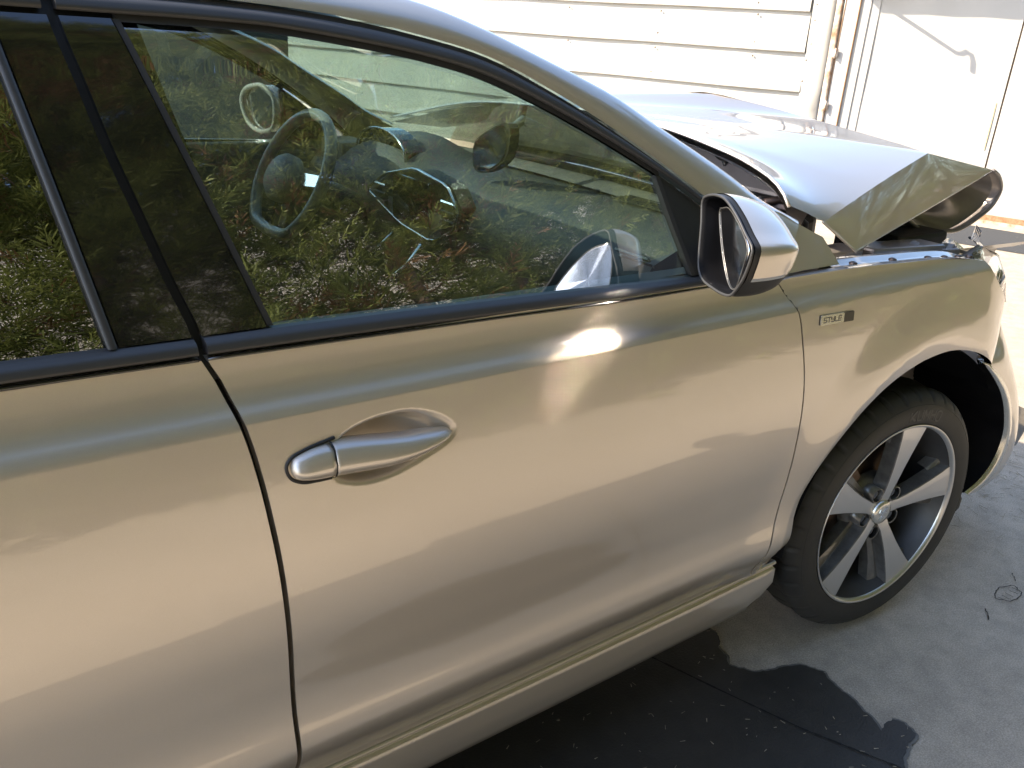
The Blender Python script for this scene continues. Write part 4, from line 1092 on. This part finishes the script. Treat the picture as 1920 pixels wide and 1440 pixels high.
for x in (-.30, -.16, -.02, .05, .11, .16):
    mb = MB(); mb.lathe([(0, .008), (.004, .008), (.006, .004), (.006, 0)], (x, -.812, interp([(-.36, .9465), (-.15, .938), (.118, .919)], x)-.002), (0, 0, 1), 10); mb.build('flange_clip', M['steel'], WG)

for k in range(5):
    mb = MB(); x = .03+.045*k
    mb.prism([(x, -.745, .925-.02*k*.5), (x+.05, -.735, .935-.01*k), (x+.062, -.735, .918-.012*k), (x+.02, -.745, .908-.01*k)], (.004, .02+.004*k, .004)); mb.build('snapped_clip', M['badge_silver'] if k % 2 else M['cowl'], car)
for k in range(4):
    mb = MB(); y0 = -.66+.07*k
    mb.tube([(-.37+.02*k, y0, .985), (-.31+.02*k, y0+.03, 1.01+.012*k), (-.25, y0+.02, 1.0), (-.2, y0+.05, .96)], .006+.002*(k % 2), 7); mb.build('bay_cable', M['cowl'] if k % 2 else M['black_plastic'], car)

# ---- broken headlight at the wing tip
hl = MB()
HA = [(.190, -.800, .914), (.205, -.812, .887), (.266, -.815, .842), (.355, -.805, .796), (.441, -.787, .754)]
HB = [(.225, -.775, .945), (.285, -.755, .932), (.341, -.74, .920), (.427, -.73, .887), (.514, -.73, .851), (.499, -.742, .826), (.465, -.760, .795), (.459, -.772, .762)]
ha, hb = smooth_poly(HA, 20), smooth_poly(HB, 20)
hl.loft([ha, [a.lerp(b, .5)+Vector((.012, -.012, .006)) for a, b in zip(ha, hb)], hb], closed=False)
h_ = hl.build('headlight', M['clear'], car)
mb = MB(); mb.loft([[a+Vector((-.0, .05, -.01)) for a in ha], [a.lerp(b, .6)+Vector((-.05, .05, -.01)) for a, b in zip(ha, hb)], [b+Vector((-.01, .05, -.01)) for b in hb]], closed=False); mb.build('headlight_bowl', M['chrome'], h_)
mb = MB(); mb.tube(ha, .004, 6); mb.tube([p+Vector((0, .004, 0)) for p in hb], .003, 6); mb.build('headlight_rim', M['black_plastic'], h_)
for k in range(4):
    mb = MB(); p = Vector((.20+.03*k, -.79+.01*k, .945-.008*k)); mb.add([p, p+Vector((.035, .01, -.01)), p+Vector((.02, .005, .03)), p+Vector((.0, .004, .002)), p+Vector((.035, .014, -.008)), p+Vector((.02, .009, .032))], [[0, 1, 2], [5, 4, 3], [0, 3, 4, 1], [1, 4, 5, 2], [2, 5, 3, 0]]); mb.build('lens_shard', M['clear'], h_)

# ---- front bumper corner, torn away from the arch
BE = [(.489, -.772, .719), (.466, -.792, .692), (.426, -.812, .661), (.334, -.846, .636), (.392, -.852, .589), (.464, -.853, .530), (.519, -.852, .466), (.556, -.851, .386), (.545, -.850, .315), (.510, -.845, .264), (.460, -.835, .230)]
BO = [(.491, -.771, .719), (.470, -.791, .692), (.432, -.811, .661), (.348, -.842, .638), (.438, -.842, .582), (.511, -.842, .525), (.576, -.841, .449), (.613, -.841, .365), (.604, -.840, .291), (.565, -.836, .238), (.478, -.832, .219)]
BS = [(.500, -.758, .735), (.539, -.750, .708), (.607, -.760, .626), (.696, -.760, .532), (.742, -.770, .445), (.765, -.780, .359), (.771, -.790, .275), (.734, -.800, .218), (.624, -.815, .202), (.492, -.828, .214)]
nb = 44; be, bo, bs = (smooth_poly(P, nb) for P in (BE, BO, BS))
mb = MB(); rows = []
for i in range(nb):
    a, b = bo[i], bs[i]; w_ = (b-a).length; row = []
    for k in range(9):
        t = k/8; row.append(a.lerp(b, t)+Vector((.015*w_, -.06*w_, 0))*math.sin(math.pi*t))
    for k in range(1, 12):
        t = k/11; row.append(Vector((b.x+.05*math.sin(t*math.pi/2), b.y+(0-b.y)*t, b.z)))
    rows.append(row)
mb.loft(rows, closed=False); fb = mb.build('front_bumper', M['paint'], car); fb['label'] = 'torn front bumper corner'
mb = MB(); mb.loft([[p+Vector((0, .03, 0)) for p in be[8:]], be[8:], [a.lerp(b, .5)+Vector((0, -.002, 0)) for a, b in zip(be[8:], bo[8:])], bo[8:]], closed=False); mb.build('bumper_lip', M['badge_silver'], fb)
mb = MB(); mb.prism([(.926, -.70, .355), (1.056, -.70, .305), (1.115, -.70, .250), (1.061, -.70, .175), (.986, -.70, .188), (.962, -.70, .265)], (.03, .05, 0)); mb.build('bumper_fragment', M['black_gloss'], fb)
mb = MB(); rows2 = []
for i in range(12, nb):
    p = be[i]; wv = .012*math.sin(i*.9)
    rows2.append([p+Vector((-.004, .008, 0)), p+Vector((-.03+wv, .05, 0)), p+Vector((-.06-wv, .12, .01)), Vector((.44, -.55, p.z))])
mb.loft(rows2, closed=False, smooth=True); mb.build('torn_liner', M['bowl'], fb)
mb = MB(); mb.tube([(.37, -.815, .25), (.40, -.815, .205), (.44, -.815, .19), (.47, -.81, .205)], [.022, .02, .018, .012], 8); mb.box((.43, -.80, .24), (.05, .05, .04), Matrix.Rotation(.5, 3, 'Y'), .006); mb.build('liner_bracket', M['black_plastic'], fb)

# ================================================================== cabin
mb = MB(); rows = []
DP = [(-.30, .955), (-.42, .985), (-.55, .992), (-.66, .985), (-.735, .955), (-.765, .92), (-.765, .86), (-.74, .78), (-.70, .62), (-.62, .42)]
for i in range(33):
    y = -.70+1.40*i/32
    hump = math.exp(-((y-.37)/.15)**4)
    cen = math.exp(-((y-.06)/.16)**4)
    rows.append([Vector((x-.02*cen*(.8 < z < .95), y, z+(.055*hump if -.74 < x < -.5 else 0))) for x, z in DP])
mb.loft(rows[::-1], closed=False); da = mb.build('dashboard', M['dash'], car)
HEX = [(.281, .926), (.175, .981), (.036, 1.013), (-.104, .996), (-.151, .948), (-.138, .903), (-.045, .858), (.105, .872)]
hx_ = [Vector((-.790-.1*(.95-z)*0, y, z-.002)) for y, z in HEX]
hs_ = []
for i in range(8):
    a, b = hx_[i], hx_[(i+1) % 8]; hs_ += [a.lerp(b, .12), a.lerp(b, .5), a.lerp(b, .88)]
mb = MB(); mb.tube(hs_, .0042, 8, True); mb.build('screen_surround', M['chrome'], da)
mb = MB(); mb.prism([p+Vector((.012, 0, 0)) for p in hs_], (.04, 0, 0)); mb.build('console_panel', M['black_plastic'], da)
mb = MB(); mb.box((-.787, .055, .935), (.012, .17, .105), Matrix.Rotation(R(0), 3, 'X'), .004); mb.build('touchscreen', M['black_gloss'], da)
for y, z in ((.205, .928), (-.112, .938)):
    for k in range(3):
        mb = MB(); mb.box((-.789, y, z+.02-.02*k), (.010, .055, .004), Matrix.Rotation(R(20), 3, 'Y')); mb.build('vent_slat', M['chrome'] if k == 0 else M['dash'], da)
mb = MB(); mb.tube([(-.80, -.02, .845), (-.83, -.0, .79), (-.88, .02, .75)], .007, 8); mb.tube([(-.80, .12, .845), (-.85, .14, .79)], .004, 8); mb.build('console_trim', M['chrome'], da)
for k in range(4):
    mb = MB(); mb.box((-.745+.012*k, -.655, .965-.013*k), (.010, .085, .004), Matrix.Rotation(R(35), 3, 'Y')); mb.build('side_vent_slat', M['black_gloss'], da)
for k in range(5):
    mb = MB(); mb.box((-.46-.014*k, -.45, .999), (.005, .22, .004)); mb.build('defroster_slat', M['black_plastic'], da)
# instrument binnacle
mb = MB(); mb.prism([(-.70, .37+.135*math.cos(t), 1.0+.062*math.sin(t)) for t in [2*math.pi*i/24 for i in range(24)]], (.05, 0, 0)); mb.build('instrument_cluster', M['black_gloss'], da)
mb = MB(); mb.tube([(-.705, .37+.135*math.cos(t), 1.0+.062*math.sin(t)) for t in [2*math.pi*i/32 for i in range(32)]], .003, 6, True); mb.build('cluster_ring', M['chrome'], da)
mb = MB(); mb.box((-.69, .60, .955), (.10, .14, .10), None, .012); mb.build('side_vent_panel', M['dashlight'], da)
# steering wheel
sc = Vector((-.955, .37, .945)); sn = Vector((-.90, 0, .43)).normalized(); sy = Vector((0, 1, 0)); su = sy.cross(sn).normalized()
if su.z < 0: su = -su
swh = empty('steering_wheel', sc, '', ''); del swh['label']; del swh['category']; swh.parent = car; swh.matrix_parent_inverse = Matrix.Translation(-CAR_LOC)
def sfin(mb, n_, mt):
    o = mb.build(n_, mt); o.parent = swh; o.matrix_parent_inverse = Matrix.Translation(-sc); return o
def SP(y, u, n=0): return sc+sy*y+su*u+sn*n
ringp = []
for i in range(64):
    a = 2*math.pi*i/64; u = .166*math.sin(a); y = .178*math.cos(a)
    if u < -.135: u = -.135-(u+.135)*-.35
    ringp.append(SP(y, u))
mb = MB(); mb.tube(ringp, .0155, 12, True); sfin(mb, 'wheel_ring', pmat('leather', (.22, .22, .21), .32))
mb = MB(); hub = [SP(.075*math.cos(a)*(1-.15*math.sin(a)), .062*math.sin(a)-.012, 0) for a in [2*math.pi*i/24 for i in range(24)]]
mb.loft([hub, [p+sn*.028 for p in hub], [sc+(p-sc)*.8+sn*.042 for p in hub], [sc+(p-sc)*.1+sn*.046 for p in hub]], cap0=True, cap1=True); sfin(mb, 'wheel_boss', M['dashlight'])
for y0, u0, y1, u1 in ((.06, .0, .168, .015), (-.06, .0, -.168, .015), (.022, -.06, .030, -.145), (-.022, -.06, -.030, -.145)):
    mb = MB(); a, b = SP(y0, u0, .012), SP(y1, u1, .002); d = (b-a).normalized(); s_ = d.cross(sn)*.017; mb.prism([a-s_, b-s_*.8, b+s_*.8, a+s_], sn*-.016); sfin(mb, 'wheel_spoke', M['chrome'])
mb = MB(); mb.tube([SP(.09, -.015, -.03), SP(.23, .01, -.035)], .008, 8); mb.tube([SP(.22, .01, -.035), SP(.25, .014, -.035)], [.009, .014], 8); sfin(mb, 'wiper_stalk', M['dash'])
mb = MB(); mb.tube([sc-sn*.02, sc-sn*.3], .035, 16); sfin(mb, 'steering_column', M['dash'])
# interior mirror hanging from the screen
mb = MB(); ims = [Vector((-.665, -.085+.072*a, 1.068+.047*b-.03*a)) for a, b in [(-1, .2), (-.85, .8), (-.4, 1), (.5, .95), (.95, .7), (1, .0), (.85, -.6), (.4, -.95), (-.3, -1), (-.85, -.7)]]
ims = closed_smooth(ims, 30); mb.prism(ims, (.025, 0, 0)); im_ = mb.build('interior_mirror', M['black_plastic'], car)
mb = MB(); ic = sum(ims, Vector())/30; mb.prism([ic+(p-ic)*.9+Vector((-.001, 0, 0)) for p in ims], (-.002, 0, 0)); mb.build('mirror_glass', M['mirror'], im_)
mb = MB(); mb.tube([ic+Vector((.025, 0, .02)), ic+Vector((.10, .02, .06)), ic+Vector((.19, .03, .03))], .011, 8); mb.build('mirror_stem', M['dashlight'], im_)
# far door trim, far mirror, seats
for sg_ in (1, -1):
    mb = MB(); rows = []
    for x in [-2.35+(2.35-.62)*i/20 for i in range(21)]: rows.append([Vector((x, sg_*y, z)) for y, z in ((.815, .975), (.775, .972), (.745, .94), (.735, .85), (.70, .78), (.735, .70), (.745, .45), (.70, .25))])
    mb.loft(rows if sg_ < 0 else rows[::-1], closed=False); mb.build('door_trim', M['dash'], car)
mb = MB(); fm = closed_smooth([(-.80, .86, 1.085), (-.815, .90, 1.12), (-.82, .96, 1.118), (-.825, 1.03, 1.10), (-.83, 1.05, 1.06), (-.82, 1.02, 1.0), (-.81, .94, .985), (-.80, .87, 1.01)], 40); fc = sum(fm, Vector())/40
mb.loft([fm, [fc+Vector((.05, 0, 0))+(p-fc)*1.03 for p in fm], [fc+Vector((.10, 0, 0))+(p-fc)*.75 for p in fm], [fc+Vector((.115, 0, 0))+(p-fc)*.1 for p in fm]], cap0=False, cap1=True)
f2 = mb.build('door_mirror', M['paint'], car); f2['label'] = 'left door mirror seen through the cabin'
mb = MB(); mb.prism([fc+(p-fc)*.9+Vector((.01, 0, 0)) for p in fm], (.004, 0, 0)); mb.build('mirror_glass', M['mirror'], f2)
mb = MB(); mb.tube(fm, .007, 8, True); mb.build('mirror_bezel', M['dashlight'], f2)
mb = MB(); mb.tube([(-.74, .80, 1.01), (-.74, .90, 1.02)], .03, 8); mb.build('mirror_stalk', M['black_plastic'], f2)
for y in (-.37, .37):
    def rr4(c, hx2, hy2, n=24): return [Vector((c[0]+hx2*abs(math.cos(t))**.5*(1 if math.cos(t) > 0 else -1), c[1]+hy2*abs(math.sin(t))**.5*(1 if math.sin(t) > 0 else -1), c[2])) for t in [2*math.pi*i/n for i in range(n)]]
    mb = MB(); mb.loft([rr4((-1.50, y, .38), .22, .22), rr4((-1.50, y, .46), .25, .25), rr4((-1.49, y, .50), .24, .24), rr4((-1.49, y, .515), .15, .15)], cap0=True, cap1=True)
    mb.loft([rr4((-1.72, y, .48), .06, .22), rr4((-1.78, y, .75), .065, .24), rr4((-1.86, y, .98), .05, .21), rr4((-1.88, y, 1.05), .03, .15)], cap0=True, cap1=True)
    se = mb.build('front_seat', M['fabric'], car)
    mb = MB(); mb.loft([rr4((-1.87, y, 1.08), .03, .10), rr4((-1.88, y, 1.15), .05, .13), rr4((-1.89, y, 1.22), .04, .11), rr4((-1.89, y, 1.24), .01, .04)], cap0=True, cap1=True); mb.build('headrest', M['fabric'], se)
